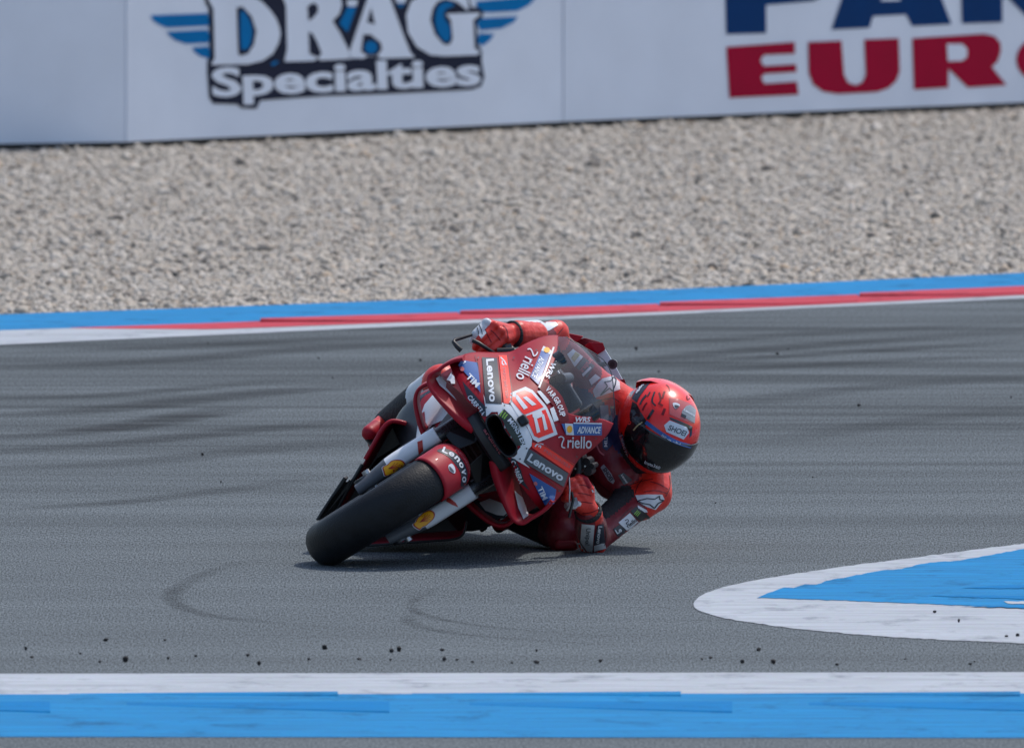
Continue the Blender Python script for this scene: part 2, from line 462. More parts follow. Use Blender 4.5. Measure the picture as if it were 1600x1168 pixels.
# painted apex wedge on the right
def flat(name, px, z, m, parent=None):
    pts = []
    for i in range(len(px)):
        a, b2 = np.array(px[i], float), np.array(px[(i + 1) % len(px)], float); k = max(1, int(np.linalg.norm(b2 - a) / 7)) if max(a[0], b2[0]) < 1700 else 1
        for q in range(k): pts.append(tuple(a + (b2 - a) * q / k + (rng.normal(0, .35, 2) if max(a[0], b2[0]) < 1700 else 0)))
    V, F = fill_px(pts, 60)
    return mesh(name, [G(x, y, z) for x, y in V], F, m, parent, smooth=False)
apex = smooth_loop([(1084, 946), (1092, 932), (1120, 920), (1180, 906), (1300, 887), (1440, 869), (1600, 848.5), (1900, 812), (2600, 740), (2700, 1060), (1900, 1022), (1600, 1004.5),
                    (1400, 995), (1250, 982), (1150, 968), (1100, 956)], 4)
aw = flat('painted_apex', apex, .002, M['k_white']); tag(aw, kind='structure')
ab = [(1183, 933), (1200, 926), (1225, 917), (1240, 917.5), (1258, 912), (1275, 913), (1290, 907), (1380, 890), (1410, 888), (1445, 879), (1500, 875), (1600, 857), (1900, 812 + 12), (2600, 760), (2600, 990), (1900, 958), (1600, 949), (1450, 943), (1300, 937)]
flat('blue_field', ab, .0035, M['k_blue'], aw)
for st in ([(1500, 918.2), (1560, 914), (1640, 913), (1640, 919), (1560, 918.5)], [(1450, 930), (1530, 929), (1640, 931), (1640, 937.5), (1570, 934)], [(1480, 946), (1640, 946.5), (1640, 951), (1560, 948)]):
    flat('rubber_streak', st, .005, M['k_blue2'], aw)
flat('scraped_patch', [(1568, 938.5), (1640, 939), (1640, 943), (1575, 942.5)], .005, M['k_white'], aw)

# tyre marks: thin worn rubber bands on the asphalt
def mark_mat():
    m, n, l, b = new_mat('tyre_mark')
    tc = n.new('ShaderNodeTexCoord'); no = n.new('ShaderNodeTexNoise'); no.inputs['Scale'].default_value = 3.2; no.inputs['Detail'].default_value = 9; no.inputs['Roughness'].default_value = .7
    mp = n.new('ShaderNodeMapping'); mp.inputs['Scale'].default_value = (.35, 2.0, 1); mp.inputs['Rotation'].default_value = (0, 0, -.62)
    l.new(tc.outputs['Object'], mp.inputs[0]); l.new(mp.outputs[0], no.inputs[0])
    mr = n.new('ShaderNodeMapRange'); mr.inputs[1].default_value = .36; mr.inputs[2].default_value = .66; mr.inputs[3].default_value = .15; mr.inputs[4].default_value = .85
    at = n.new('ShaderNodeAttribute'); at.attribute_name = 'worn'
    mu = n.new('ShaderNodeMath'); mu.operation = 'MULTIPLY'
    l.new(no.outputs['Fac'], mr.inputs[0]); l.new(mr.outputs[0], mu.inputs[0]); l.new(at.outputs['Fac'], mu.inputs[1]); l.new(mu.outputs[0], b.inputs['Alpha'])
    b.inputs['Base Color'].default_value = (.046, .050, .055, 1); b.inputs['Roughness'].default_value = .9; b.inputs['Specular IOR Level'].default_value = .08
    return m
M['mark'] = mark_mat()
def mark(path, w, dark=1.0):
    P = [G(x, y, .002) for x, y in [p[:2] for p in catmull([(a, b, 0) for a, b in path], 12)]]
    V = []; A = []; n = len(P)
    for i, p in enumerate(P):
        t = (P[min(i + 1, n - 1)] - P[max(i - 1, 0)]).normalized(); sd = Vector((-t.y, t.x, 0))
        e = min(1, 3 * i / n, 3 * (n - 1 - i) / n)
        for q, a in ((-.5, 0), (-.22, .8), (.05, 1), (.25, .7), (.5, 0)):
            V.append(p + sd * (q * w)); A.append(a * e * dark)
    o = mesh('tyre_mark', V, grid_faces(n, 5), M['mark'], trk, smooth=False)
    at = o.data.attributes.new('worn', 'FLOAT', 'POINT'); at.data.foreach_set('value', A)
mark([(705, 911), (668, 924), (645, 940), (645, 950), (665, 960), (720, 972), (800, 982), (900, 990), (1050, 1000)], .05, .5)
mark([(660, 950), (640, 962), (652, 977), (740, 992), (860, 1001), (1000, 1008)], .07, .42)
mark([(440, 868), (350, 885), (295, 908), (268, 930), (290, 950), (350, 964), (430, 972), (560, 984)], .08, .5)
mark([(-80, 690), (160, 670), (300, 648), (390, 634)], 0.31, 1.0)
mark([(-80, 622), (120, 619), (300, 606), (470, 590)], 0.25, .7)
mark([(-100, 712), (200, 690), (420, 668), (640, 650)], 0.31, .6)
mark([(-60, 800), (160, 786), (330, 768), (520, 742)], 0.22, .5)
mark([(-60, 575), (200, 566), (480, 545), (760, 530)], 0.37, .7)
mark([(-60, 552), (200, 545), (480, 530), (760, 520)], 0.31, .6)
mark([(-60, 650), (150, 640), (420, 612), (640, 600)], 0.37, .8)
mark([(-60, 735), (200, 722), (420, 700), (600, 680)], 0.37, .45)
mark([(880, 578), (1080, 555), (1300, 537), (1640, 514)], 0.34, .85)
mark([(1000, 572), (1200, 557), (1400, 545), (1640, 530)], 0.28, .8)
mark([(1040, 582), (1250, 570), (1640, 552)], 0.31, .65)
mark([(900, 545), (1200, 525), (1640, 500)], 0.31, .5)
mark([(1080, 640), (1300, 610), (1640, 585)], 0.37, .45)
mark([(1150, 700), (1400, 660), (1640, 632)], 0.31, .3)

# gravel bed and stones
base_pts = [(-900, 246), (197, 229), (880, 197), (2600, 125)]
bx = [p[0] for p in base_pts]; by = [p[1] for p in base_pts]
def wall_y(x): return float(np.interp(x, bx, by))
V = []
for x in XS:
    V.append(G(x, blue_top(x) + 1.5, -.012)); q = G(x, blue_top(x), 0)
    xx = min(max(x, -900), 2600); V.append(Vector((q.x * 1.25, 45.0 if abs(x - 800) > 2000 else G(xx, wall_y(xx), -.012).y + 2, -.012)))
tag(mesh('gravel_bed', V, [(2 * i, 2 * i + 2, 2 * i + 3, 2 * i + 1) for i in range(len(XS) - 1)], M['gravel'], smooth=False), kind='structure')

def stones(n):
    bv = np.array([(1, 0, 0), (-1, 0, 0), (0, 1, 0), (0, -1, 0), (0, 0, 1), (0, 0, -1.0)]) * 1.15
    bf = np.array([(0, 2, 4), (2, 1, 4), (1, 3, 4), (3, 0, 4), (2, 0, 5), (1, 2, 5), (3, 1, 5), (0, 3, 5)])
    # positions: even over the bed in view plus a margin, denser towards the kerb
    px = rng.uniform(-330, 1930, n); t = rng.uniform(0, 1, n)
    y0 = np.array([blue_top(x) for x in px]); y1 = np.array([wall_y(x) for x in px])
    P0 = np.array([G(a, b - .5)[:] for a, b in zip(px, y0)]); P1 = np.array([G(a, b)[:] for a, b in zip(px, y1)])
    t = t ** 1.15
    P = P0 + (P1 - P0) * t[:, None]
    s = rng.lognormal(math.log(.0078), .40, n).clip(.004, .026)
    sc = np.stack([s * rng.uniform(.8, 1.5, n), s * rng.uniform(.8, 1.5, n), s * rng.uniform(.5, .9, n)], 1)
    P[:, 2] = sc[:, 2] * rng.uniform(-.1, .7, n) - .012
    big = rng.random(n) < .003; P[big, 2] += .004
    a = rng.uniform(0, 6.283, n); ca, sa = np.cos(a), np.sin(a)
    tl = rng.uniform(-.5, .5, n); ct, st = np.cos(tl), np.sin(tl)
    jit = rng.uniform(.75, 1.2, (n, len(bv), 1))
    v = bv[None] * jit * sc[:, None, :]
    x, y, z = v[..., 0], v[..., 1], v[..., 2]
    x, z = x * ct[:, None] - z * st[:, None], x * st[:, None] + z * ct[:, None]
    x, y = x * ca[:, None] - y * sa[:, None], x * sa[:, None] + y * ca[:, None]
    v = np.stack([x, y, z], 2) + P[:, None, :]
    f = bf[None] + (np.arange(n) * len(bv))[:, None, None]
    me = bpy.data.meshes.new('gravel_stones')
    nv, nf = n * len(bv), n * len(bf)
    me.vertices.add(nv); me.vertices.foreach_set('co', v.astype(np.float32).ravel())
    me.loops.add(nf * 3); me.loops.foreach_set('vertex_index', f.astype(np.int32).ravel())
    me.polygons.add(nf); me.polygons.foreach_set('loop_start', np.arange(0, nf * 3, 3, dtype=np.int32))
    me.update(calc_edges=True); me.materials.append(M['stone'])
    o = bpy.data.objects.new('gravel_stones', me); COL.objects.link(o)
    tag(o, 'loose beige and grey gravel stones filling the trap', 'gravel', kind='stuff')
stones(170000)

# rubber crumbs thrown off tyres
def crumb_mesh(k):
    bm = bmesh.new(); bmesh.ops.create_icosphere(bm, subdivisions=1, radius=1)
    r = random.Random(k)
    for v in bm.verts: v.co *= r.uniform(.6, 1.3)
    me = bpy.data.meshes.new('rubber_crumb'); bm.to_mesh(me); bm.free(); me.materials.append(M['crumb']); return me
CR = [crumb_mesh(k) for k in range(5)]
crumbs = [(40, 1012), (50, 1026), (125, 1020), (156, 1033), (165, 999), (196, 1029), (258, 999), (263, 1027), (306, 1024), (387, 1023), (405, 1035), (483, 1029), (507, 1010),
          (561, 1029), (610, 1030), (624, 1013), (612, 1016), (691, 1014), (694, 1029), (714, 1030), (738, 1033), (800, 1035), (838, 1015), (838, 1034), (938, 1032),
          (1097, 1029), (1110, 1027), (1160, 1032), (1185, 1014), (1209, 1033), (1308, 1037), (1414, 1029), (1516, 1036), (1523, 1033), (1460, 955), (1498, 969), (1572, 993), (1590, 991),
          (325, 536), (498, 559), (657, 562), (520, 590), (345, 752), (316, 709), (1270, 745), (1118, 785), (994, 544), (1342, 632), (1232, 545), (1215, 552), (1580, 620), (1030, 580)]
for i, (x, y) in enumerate(crumbs):
    o = bpy.data.objects.new('rubber_crumb', CR[i % 5]); COL.objects.link(o)
    s = random.uniform(.0032, .0074) * (1.0 if y > 900 else .75)
    o.location = G(x, y, .004 + s * .6); o.scale = (s * random.uniform(.8, 1.7), s * 1.3, s * random.uniform(.8, 1.6)); o.rotation_euler = (0, 0, random.uniform(0, 6))
    if y > 1005: tag(o, 'small black rubber crumb on the grey asphalt just behind the near kerb', 'rubber crumb', 'rubber crumbs along the near kerb')
    elif y > 900: tag(o, 'tiny black rubber crumb on the painted apex or the asphalt beside it', 'rubber crumb', 'rubber crumbs by the painted apex')
    else: tag(o, 'tiny black rubber crumb on the dark asphalt in the middle of the track', 'rubber crumb', 'rubber crumbs on the racing surface')

# ------------------------------------------------------------------ advertising boards behind the trap
def board(i, label):
    A = G(*base_pts[i]); Bp = G(*base_pts[i + 1])
    d = (Bp - A); d.z = 0; L = d.length; d.normalize(); nrm = Vector((d.y, -d.x, 0))
    root = empty('advertising_board', A)
    tag(root, label, 'advertising board', 'boards along the gravel trap')
    H0, H1, TH = .02, 1.15, .06
    def T(s, h, o=0.0): return d * s + Vector((0, 0, h)) - nrm * (-o)
    nx = 24; V = []; g = .004
    for k in range(nx + 1):
        s = g + (L - 2 * g) * k / nx; w = .0015 * math.sin(k * 1.7 + i)
        for (h, o) in ((H0, 0), (H0 + .3, w * .6), (H0 + .7, w), (H1, 0), (H1, -TH), (H0, -TH)):
            V.append(T(s, h, o))
    F = grid_faces(nx + 1, 6, close_v=True) + [tuple(range(5, -1, -1)), tuple(range(nx * 6, nx * 6 + 6))]
    mesh('panel', V, F, M['board'], root, auto=30)
    V, F = [], []
    V = [T(0, -.02, -.03), T(L, -.02, -.03), T(L, .05, -.03), T(0, .05, -.03), T(0, -.02, -.05), T(L, -.02, -.05), T(L, .05, -.05), T(0, .05, -.05)]
    mesh('shadow_gap_strip', V, [(0, 1, 2, 3), (4, 7, 6, 5), (0, 3, 7, 4), (1, 5, 6, 2), (3, 2, 6, 7), (0, 4, 5, 1)], M['black'], root, smooth=False)  # black strip added to paint the shadow gap under the board
    def put(name, data, m, lift):
        Vp, Fp = data; out = []
        for x, y in Vp:
            r = sight(x, y); t = (A - CAM).dot(nrm) / r.dot(nrm); p = CAM + r * t
            out.append(p + nrm * lift - A)
        o = mesh(name, out, Fp, m, root, smooth=False)
        bm = bmesh.new(); bm.from_mesh(o.data); bmesh.ops.recalc_face_normals(bm, faces=bm.faces); bm.to_mesh(o.data); bm.free()
        return o
    return put

board(0, 'plain white trackside board at the left, beyond the upright seam')
put = board(1, 'white trackside board with a blue winged logo and black outlined lettering')
put('logo_outline', fill_px([(318, -14), (319, 2), (325, 14), (327, 87), (323, 98), (323, 114), (326, 152), (332, 162), (370, 163), (377, 169), (400, 170), (406, 157), (468, 152.5), (507, 150), (595, 147), (700, 142),
    (737, 140), (751, 135), (756, 121), (752, 98), (752, 80), (746, 70), (743.6, 35), (752, 29), (755, 19), (748, 12), (736, 12), (732, -2), (732, -14)], 200), M['ink'], .004)
for f in ([(235, 24.5), (323, 21), (327, 30), (326, 41), (260, 43.7), (246, 37.6), (237.5, 31.5)], [(260, 50), (323, 46.5), (327, 55), (326, 67.4), (290, 69), (272.5, 63), (262, 54)],
          [(299.6, 74.4), (325, 72.6), (329, 84), (327, 92.7), (311, 87.5), (302, 80.5)],
          [(743, 2.6), (838, -6), (834, 0), (825, 9), (807.5, 17.5), (764, 20), (750, 19), (744, 10.5)], [(750, 29), (809, 26), (802, 35), (783, 44.6), (750, 48), (744, 37)],
          [(748, 52.5), (771.6, 53.4), (765.5, 63), (753, 72), (744, 66.5)], [(743, -4), (840, -12), (880, -40), (743, -30)], [(235, -6), (318, -8), (318, 14), (228, 16), (215, 4)] ):
    if f[0][0] == 235 and f[0][1] == -6: continue
    put('feather', fill_px(f, 200), M['sky_ink'], .003)
LET = {'D': ([(322, -4), (398, -3), (409, 4), (421, 16.5), (430, 29), (435, 42), (437, 53), (434, 67), (425, 84), (409, 95), (386, 100.6), (328.5, 101.5), (334, 91), (332, 14)],
             [[(368, 12), (377.5, 10.5), (391.5, 26), (399, 49), (395, 70), (386, 84), (374, 87.5), (370.5, 84)]]),
       'R': ([(439, -8), (520, -10), (531, -3), (533, 8), (529, 22), (518, 33), (530, 52), (541, 74), (549, 92), (500, 94.5), (495, 91), (489, 95.4), (443, 96.5), (447, 77), (445.4, 10)],
             [[(478.6, 10.5), (488, 4.4), (495, 9), (495, 19), (488, 28), (480.4, 33)], [(480.4, 50), (486.5, 52.5), (493.5, 65), (501, 84), (495, 90), (482, 84)]]),
       'A': ([(575, -12), (605, -14), (609, 0), (630, 58), (640, 82), (647, 90), (593, 91.5), (589, 87.8), (572, 88), (567, 91.5), (541, 91), (547, 73.5), (572, 0)],
             [[(578, 12), (572, 35), (584.5, 38.5)], [(566, 54), (577.5, 54), (593, 66.5), (595.5, 77), (588, 87), (572, 87), (562.6, 80.5)]]),
       'G': ([(690, -14), (660, -8), (641, 2), (633, 24), (636, 51), (650, 73.5), (671, 86), (692, 88), (744.5, 86), (749, 82), (740, 75), (738, 31.5), (748, 24), (748, 20), (695.5, 22), (703, 31.5), (706, 61), (701, 70), (692, 70), (678, 54),
              (671, 31.5), (674.5, 14), (681.5, 3.5), (694, -2), (713, 3.5), (729, 16.6), (731, 14), (728, -12)], [])}
for ch, (o, hs) in LET.items():
    put('letter', fill_px(o, 300), M['board'], .006)
    for h_ in hs: put('counter', fill_px(h_, 300), M['ink'], .0068)
for f in (smooth_loop([(374, 20), (383, 23), (391, 40), (392, 58), (386, 75), (379, 77), (375, 73.5)], 3), [(541, 11), (555, 11), (541, 51), (528.5, 37)], ellipse((578, 74), 10, 10), [(617.6, 6), (631, 6), (624.6, 13)],
          smooth_loop([(683, 10.5), (695.5, 3.5), (708.6, 8), (694, 16), (692, 28), (701, 42), (701, 61), (694, 65), (683, 52.5), (678, 31.5)], 3), [(420, 100), (430, 95), (434, 97), (425, 103)]):
    put('blue_fill', fill_px(f, 300), M['sky_ink'], .0075)
for f in ([(540, 0), (557, 0), (555, 10), (541, 10)], [(615, -4), (634, -4), (631, 5), (618, 5)]):
    put('white_fill', fill_px(f, 300), M['board'], .0075)
put('lettering', text_px('Specialties', (331, 166), (751, 147), 60, bold=.033, space=1.0), M['board'], .006)

put = board(2, 'white trackside board with large navy capitals above red capitals, at the right')
BIG = [(M['navy_ink'], [(1131, -66), (1250, -72), (1285, -62), (1300, -35), (1293, -8), (1270, 2), (1196, 8), (1196.5, 52), (1134, 54)], [[(1195, -40), (1235, -42), (1238, -22), (1195, -20)]]),
       (M['navy_ink'], [(1298.5, 46.5), (1340, -76), (1440, -80), (1486, 38), (1424.5, 41), (1415, 23), (1363, 25.5), (1358, 43.5)], [[(1375, 2), (1406, 1), (1391, -40)]]),
       (M['navy_ink'], [(1500, -82), (1620, -88), (1655, -78), (1668, -50), (1655, -20), (1632, -10), (1680, 29), (1610, 33), (1574, -4), (1565, -2), (1565.5, 35), (1502.5, 37)], [[(1564, -55), (1600, -57), (1604, -36), (1564, -34)]]),
       (M['navy_ink'], [(1690, -92), (1860, -100), (1860, -68), (1806, -66), (1808, 24), (1748, 27), (1746, -63), (1690, -60)], []),
       (M['red_ink'], [(1134, 73.5), (1241, 66), (1241.5, 84), (1193.5, 86), (1189, 91), (1188, 97), (1193.5, 103.5), (1243, 100.5), (1244, 112.5), (1193.5, 115.5), (1188.5, 121.5), (1193.5, 131), (1244.5, 127.5), (1247, 148), (1139, 153)], []),
       (M['red_ink'], [(1262, 66), (1314, 64), (1318, 117), (1324, 129), (1336, 133.5), (1346.5, 129), (1352, 117), (1349.5, 62), (1403.5, 60), (1405, 112.5), (1399, 127.5), (1387, 138), (1369, 144), (1307.5, 147), (1285, 143), (1270, 132), (1263, 114)], []),
       (M['red_ink'], [(1424.5, 60), (1537, 53), (1553.5, 57), (1562.5, 67.5), (1563, 81), (1558, 96), (1549, 105), (1572, 133), (1511.5, 137), (1481, 107), (1481, 137), (1427.5, 140)], [[(1478.5, 69), (1502.5, 69), (1510, 76.5), (1510, 88.5), (1502.5, 95), (1480, 96)]]),
       (M['red_ink'], ellipse((1652, 92), 65, 44, -2), [ellipse((1652, 92), 20, 22, -2)]),
       (M['red_ink'], [(1732, 46), (1822, 42), (1846, 52), (1848, 78), (1826, 92), (1786, 94), (1787, 126), (1736, 128)], [[(1786, 60), (1800, 60), (1800, 76), (1786, 77)]])]
for m_, o, hs in BIG:
    put('letter', fill_px(o, 300), m_, .004)
    for h_ in hs: put('counter', fill_px(h_, 300), M['board'], .0052)

# ================================================================== THE MOTORCYCLE (own frame: x to its left, y backwards, z up; then leaned)
LEAN = R(57.8)
YAW = R(-4)                       # heading: the back end sits a little to the right of the line of sight
ROT = Matrix.Rotation(YAW, 4, 'Z') @ Matrix.Rotation(LEAN, 4, 'Y')
RING = .0625
ORG = W(511, 848.5, 0) - ROT.to_3x3() @ Vector((0, 0, RING))
MB = Matrix.Translation(ORG) @ ROT
MBI = MB.inverted()
bike = empty('racing_motorcycle', ORG, (0, LEAN, YAW))
tag(bike, 'red racing motorcycle number 93 leaned far over in the bend, winged fairing', 'motorcycle')
CAM_B = MBI @ CAM
def B(px, py, y):                 # reference pixel -> place in the motorcycle's frame at its own depth y
    d = MBI.to_3x3() @ sight(px, py)
    return CAM_B + d * ((y - CAM_B.y) / d.y)

def BW(px, py, Y): return MBI @ W(px, py, Y)
def tree_of(objs):
    V = []; F = []
    for o in objs:
        k = len(V); V += [v.co.copy() for v in o.data.vertices]; F += [tuple(i + k for i in p.vertices) for p in o.data.polygons]
    return BVHTree.FromPolygons(V, F)
def wrap(name, data, m, parent, tree, lift=.0015, cam=None, inv=None, maxjump=.2):
    """lay a flat graphic onto a curved panel, as a sticker: every point sits on the panel's own surface"""
    cam = CAM_B if cam is None else cam; inv = MBI if inv is None else inv
    Vp, Fp = data; P = []; ok = []
    r3 = inv.to_3x3()
    for x, y in Vp:
        d = (r3 @ sight(x, y)).normalized()
        h = tree.ray_cast(cam, d)
        if h[0] is None: P.append(Vector((0, 0, 0))); ok.append(False)
        else:
            nn = h[1] if h[1].dot(d) < 0 else -h[1]
            P.append(h[0] + (nn * .6 - d * .8).normalized() * lift); ok.append(True)
    F = []
    for f in Fp:
        if not all(ok[i] for i in f): continue
        if max((P[f[i]] - P[f[i - 1]]).length for i in range(len(f))) > maxjump: continue
        F.append(f)
    if not F: return None
    used = sorted({i for f in F for i in f}); mp = {u: k for k, u in enumerate(used)}
    return mesh(name, [P[u] for u in used], [tuple(mp[i] for i in f) for f in F], m, parent, smooth=True)
def ribbon_px(path, w):
    P = [np.array(p[:2]) for p in catmull([(a, b, 0) for a, b in path], 6)]; V = []
    for i, p in enumerate(P):
        t = P[min(i + 1, len(P) - 1)] - P[max(i - 1, 0)]; t = t / np.linalg.norm(t); s = np.array([-t[1], t[0]])
        V += [p - s * w / 2, p + s * w / 2]
    return np.array(V), [(2 * i, 2 * i + 2, 2 * i + 3, 2 * i + 1) for i in range(len(P) - 1)]
def arc_text(s, path, h, bold=.03, gap=.12):
    P = [np.array(p[:2]) for p in catmull([(a, b, 0) for a, b in path], 20)]
    L = np.cumsum([0] + [np.linalg.norm(P[i + 1] - P[i]) for i in range(len(P) - 1)])
    wid = [{'I': .45, 'i': .45, 'l': .45, '.': .4, 'M': 1.35, 'm': 1.3, 'W': 1.4}.get(c, 1.0) for c in s]
    tot = sum(wid); pos = 0; V = []; F = []
    for c, w in zip(s, wid):
        a0 = (pos + gap / 2) / tot * L[-1]; a1 = (pos + w - gap / 2) / tot * L[-1]; pos += w
        if c == ' ': continue
        pa = np.array([np.interp(a0, L, [p[k] for p in P]) for k in (0, 1)]); pb = np.array([np.interp(a1, L, [p[k] for p in P]) for k in (0, 1)])
        hh = h * (.74 if c in 'acemnorsuvwxz' else 1.0)
        v, f = text_px(c, pa, pb, hh, bold); k = len(V); V += list(v); F += [tuple(i + k for i in q) for q in f]
    return np.array(V), F
def merge(*ds):
    V = []; F = []
    for v, f in ds:
        k = len(V); V += list(v); F += [tuple(i + k for i in q) for q in f]
    return np.array(V), F
def lerp_tab(tab):
    xs = [t[0] for t in tab]; ys = [t[1] for t in tab]
    return lambda v: float(np.interp(v, xs, ys))
def sm(tab):                      # smooth table through a cubic
    P = catmull([(a, b, 0) for a, b in tab], 8); return lerp_tab([(p.x, p.y) for p in P])

# ---- front wheel
FW = (0, 0, .285)
def ring_prof(Rm, r, a=118, n=22, flat=1.0):
    return [(r * math.sin(R(t)), Rm + r * flat * math.cos(R(t))) for t in np.linspace(-a, a, n)]
front_wheel = lathe_x('front_wheel', [(-.05, .2), (-.052, .188), (-.03, .178), (0, .172), (.03, .178), (.052, .188), (.05, .2), (0, .195), (-.05, .2)], M['black'], bike, FW)
lathe_x('tyre', ring_prof(.2275, .072, flat=.8), M['rubber'], front_wheel, FW, n=96)
for k in range(7):
    a = R(360 / 7 * k); d = Vector((0, -math.cos(a), math.sin(a)))
    tube('spoke', [Vector(FW) + d * .03, Vector(FW) + d * .18], [.016, .011], M['black'], front_wheel, 8)
for s in (-1, 1):
    lathe_x('brake_disc', [(s * .06, .085), (s * .06, .168), (s * .067, .168), (s * .067, .085), (s * .06, .085)], M['carbon'], front_wheel, FW, n=48)
tube('axle', [(-.13, 0, .285), (.13, 0, .285)], .013, M['metal'], front_wheel)

# ---- front mudguard
prof = [(x, r) for x, r in [(.078 * math.sin(R(t)), .2275 + .064 * math.cos(R(t))) for t in np.linspace(-88, 88, 25)]]
fender = lathe_x('mudguard', prof, M['red'], bike, FW, n=40, a0=46, a1=152)
solid(fender, .004, 1)

# ---- forks
fork_covers = []
for s in (-1, 1):
    V = []; n = 10
    for i in range(n + 1):
        k = i / n; z = .235 + (.53 - .235) * k; yc = .03 + (z - .285) * .42
        xc = s * (.090 + .014 * min(1, k * 2.2)); wx = .018 + .009 * min(1, k * 2.5); wy = .035 + .012 * k
        for t in range(16):
            a = 2 * math.pi * t / 16; c, q = math.cos(a), math.sin(a)
            V.append((xc + wx * math.copysign(abs(c) ** .55, c), yc - .03 + wy * math.copysign(abs(q) ** .7, q), z))
    F = grid_faces(n + 1, 16, close_v=True) + [tuple(range(16)), tuple(range(n * 16 + 15, n * 16 - 1, -1))]
    fork = mesh('fork_leg', V, F, [M['white'], M['grey_st']], bike, auto=50)
    for p in fork.data.polygons:
        if p.center.z < .365: p.material_index = 1
    fork_covers.append(fork)
    tube('stanchion', [(s * .098, .09, .50), (s * .098, .30, .97)], .027, M['carbon'], fork)
    V, F = box_data((s * .088, .07, .30), (.03, .09, .10))
    cal = mesh('brake_caliper', V, F, M['darkmetal'], fork, smooth=False)
    b = cal.modifiers.new('b', 'BEVEL'); b.width = .008; b.segments = 2; bake(cal)
    for k in range(4):
        tube('bolt', [(s * .104, .035 + .022 * k, .285 + .012 * (k % 2)), (s * .112, .03 + .022 * k, .285 + .012 * (k % 2))], .0065, M['metal'], fork, 8)
    tube('brake_hose', catmull([(s * .10, .06, .33), (s * .118, .07, .42), (s * .09, .12, .55), (s * .05, .2, .68)], 6), .004, M['black'], fork, 6)
    tube('axle_clamp', [(s * .07, -.005, .262), (s * .118, -.005, .262)], .026, M['darkmetal'], fork, 16)

# ---- nose fairing
fw = sm([(.66, .268), (.69, .274), (.72, .270), (.75, .258), (.785, .234), (.82, .210), (.845, .198), (.87, .196), (.90, .194), (.95, .183), (.98, .166), (1.02, .135), (1.06, .105), (1.10, .08)])
fy0 = sm([(.64, -.02), (.69, -.032), (.72, -.034), (.76, -.02), (.80, .012), (.84, .052), (.88, .10), (.92, .155), (.96, .22), (1.0, .30), (1.04, .39), (1.08, .49), (1.1, .54)])
fye = sm([(.64, .17), (.69, .19), (.75, .25), (.80, .29), (.9, .35), (.97, .42), (1.03, .49), (1.1, .58)])
ztop_ = sm([(0, .898), (.25, .903), (.45, .928), (.6, .954), (.8, .974), (1, .985)])
ztop = lambda u: ztop_(abs(u))
def fsurf(u, z): 
    y0 = fy0(z); return Vector((u * fw(z), y0 + (fye(z) - y0) * abs(u) ** 2.2, z))
NU, NV = 121, 91
V = []
for i in range(NU):
    u = -1 + 2 * i / (NU - 1)
    for j in range(NV):
        zb = .688 - .018 * min(1, max(0, (abs(u) - .38) / .15))
        z = zb + (ztop(u) - zb) * j / (NV - 1); V.append(fsurf(u, z))
intake_px = smooth_loop([(761, 653), (768, 648), (776, 648), (783, 656), (788, 668), (797, 682), (806, 694), (808, 703), (803, 711), (795, 713.5), (787, 709), (776, 695), (767, 678), (760, 663)], 4)
# the mouth in the motorcycle's frame (front elevation x, z)
def front_xz(p): q = B(p[0], p[1], -.02); return (q.x, q.z)
mouth = [front_xz(p) for p in intake_px]
def inside(x, z, poly):
    c = False; n = len(poly)
    for i in range(n):
        x1, z1 = poly[i]; x2, z2 = poly[(i + 1) % n]
        if (z1 > z) != (z2 > z) and x < (x2 - x1) * (z - z1) / (z2 - z1) + x1: c = not c
    return c
F = []
for f in grid_faces(NU, NV):
    cx = sum(V[i].x for i in f) / 4; cz = sum(V[i].z for i in f) / 4
    if abs(cx) < .1 and inside(cx, cz, mouth): continue
    F.append(f)
nose = mesh('nose_fairing', V, F, M['red'], bike)
nose_tree = tree_of([nose])
solid(nose, .004, 0)
# mouth lip and duct
def nose_y(x, z):
    h = nose_tree.ray_cast(Vector((x, -1, max(z, .69))), Vector((0, 1, 0))); return h[0].y if h[0] is not None else fy0(z)
V = []; nm = len(mouth)
cx = sum(p[0] for p in mouth) / nm; cz = sum(p[1] for p in mouth) / nm
for k, (sc, dy) in enumerate([(1.05, .008), (1.05, -.003), (1.0, -.010), (.94, -.007), (.90, .01), (.84, .05), (.8, .14), (.3, .15)]):
    for (x, z) in mouth:
        yy = fy0(max(z, .69)) + (abs(x) / .26) ** 2.2 * .25
        V.append((cx + (x - cx) * sc, yy + dy, cz + (z - cz) * sc))
F = grid_faces(8, nm, close_v=True) + [tuple(range(7 * nm, 8 * nm))]
intake = mesh('air_intake', V, F, M['black'], bike)
# chin under the mouth
chin = []
for x in np.linspace(-.098, .098, 21):
    for (dz, dy) in ((.010, .035), (.010, -.012), (-.004, -.020), (-.022, -.016), (-.030, .0), (-.030, .12)):
        zc = .668 + .0 * x
        chin.append((x, -.008 + dy + (abs(x) / .26) ** 2 * .25, zc + dz))
chin_o = mesh('chin_panel', chin, grid_faces(21, 6), M['black'], bike, auto=35)
solid(chin_o, .003, -1)
# small forward camera on the nose
cb = B(817, 657, -.02)
cam_box = box('onboard_camera', (cb.x, nose_y(cb.x, cb.z) - .012, cb.z), (.034, .04, .030), M['black'], bike, .007)
lathe_x('lens', [(0, .0)], M['visor'], cam_box, (0, 0, 0)) if False else None
tube('lens', [(cb.x, nose_y(cb.x, cb.z) - .0325, cb.z), (cb.x, nose_y(cb.x, cb.z) - .036, cb.z)], .009, M['visor'], cam_box, 16)

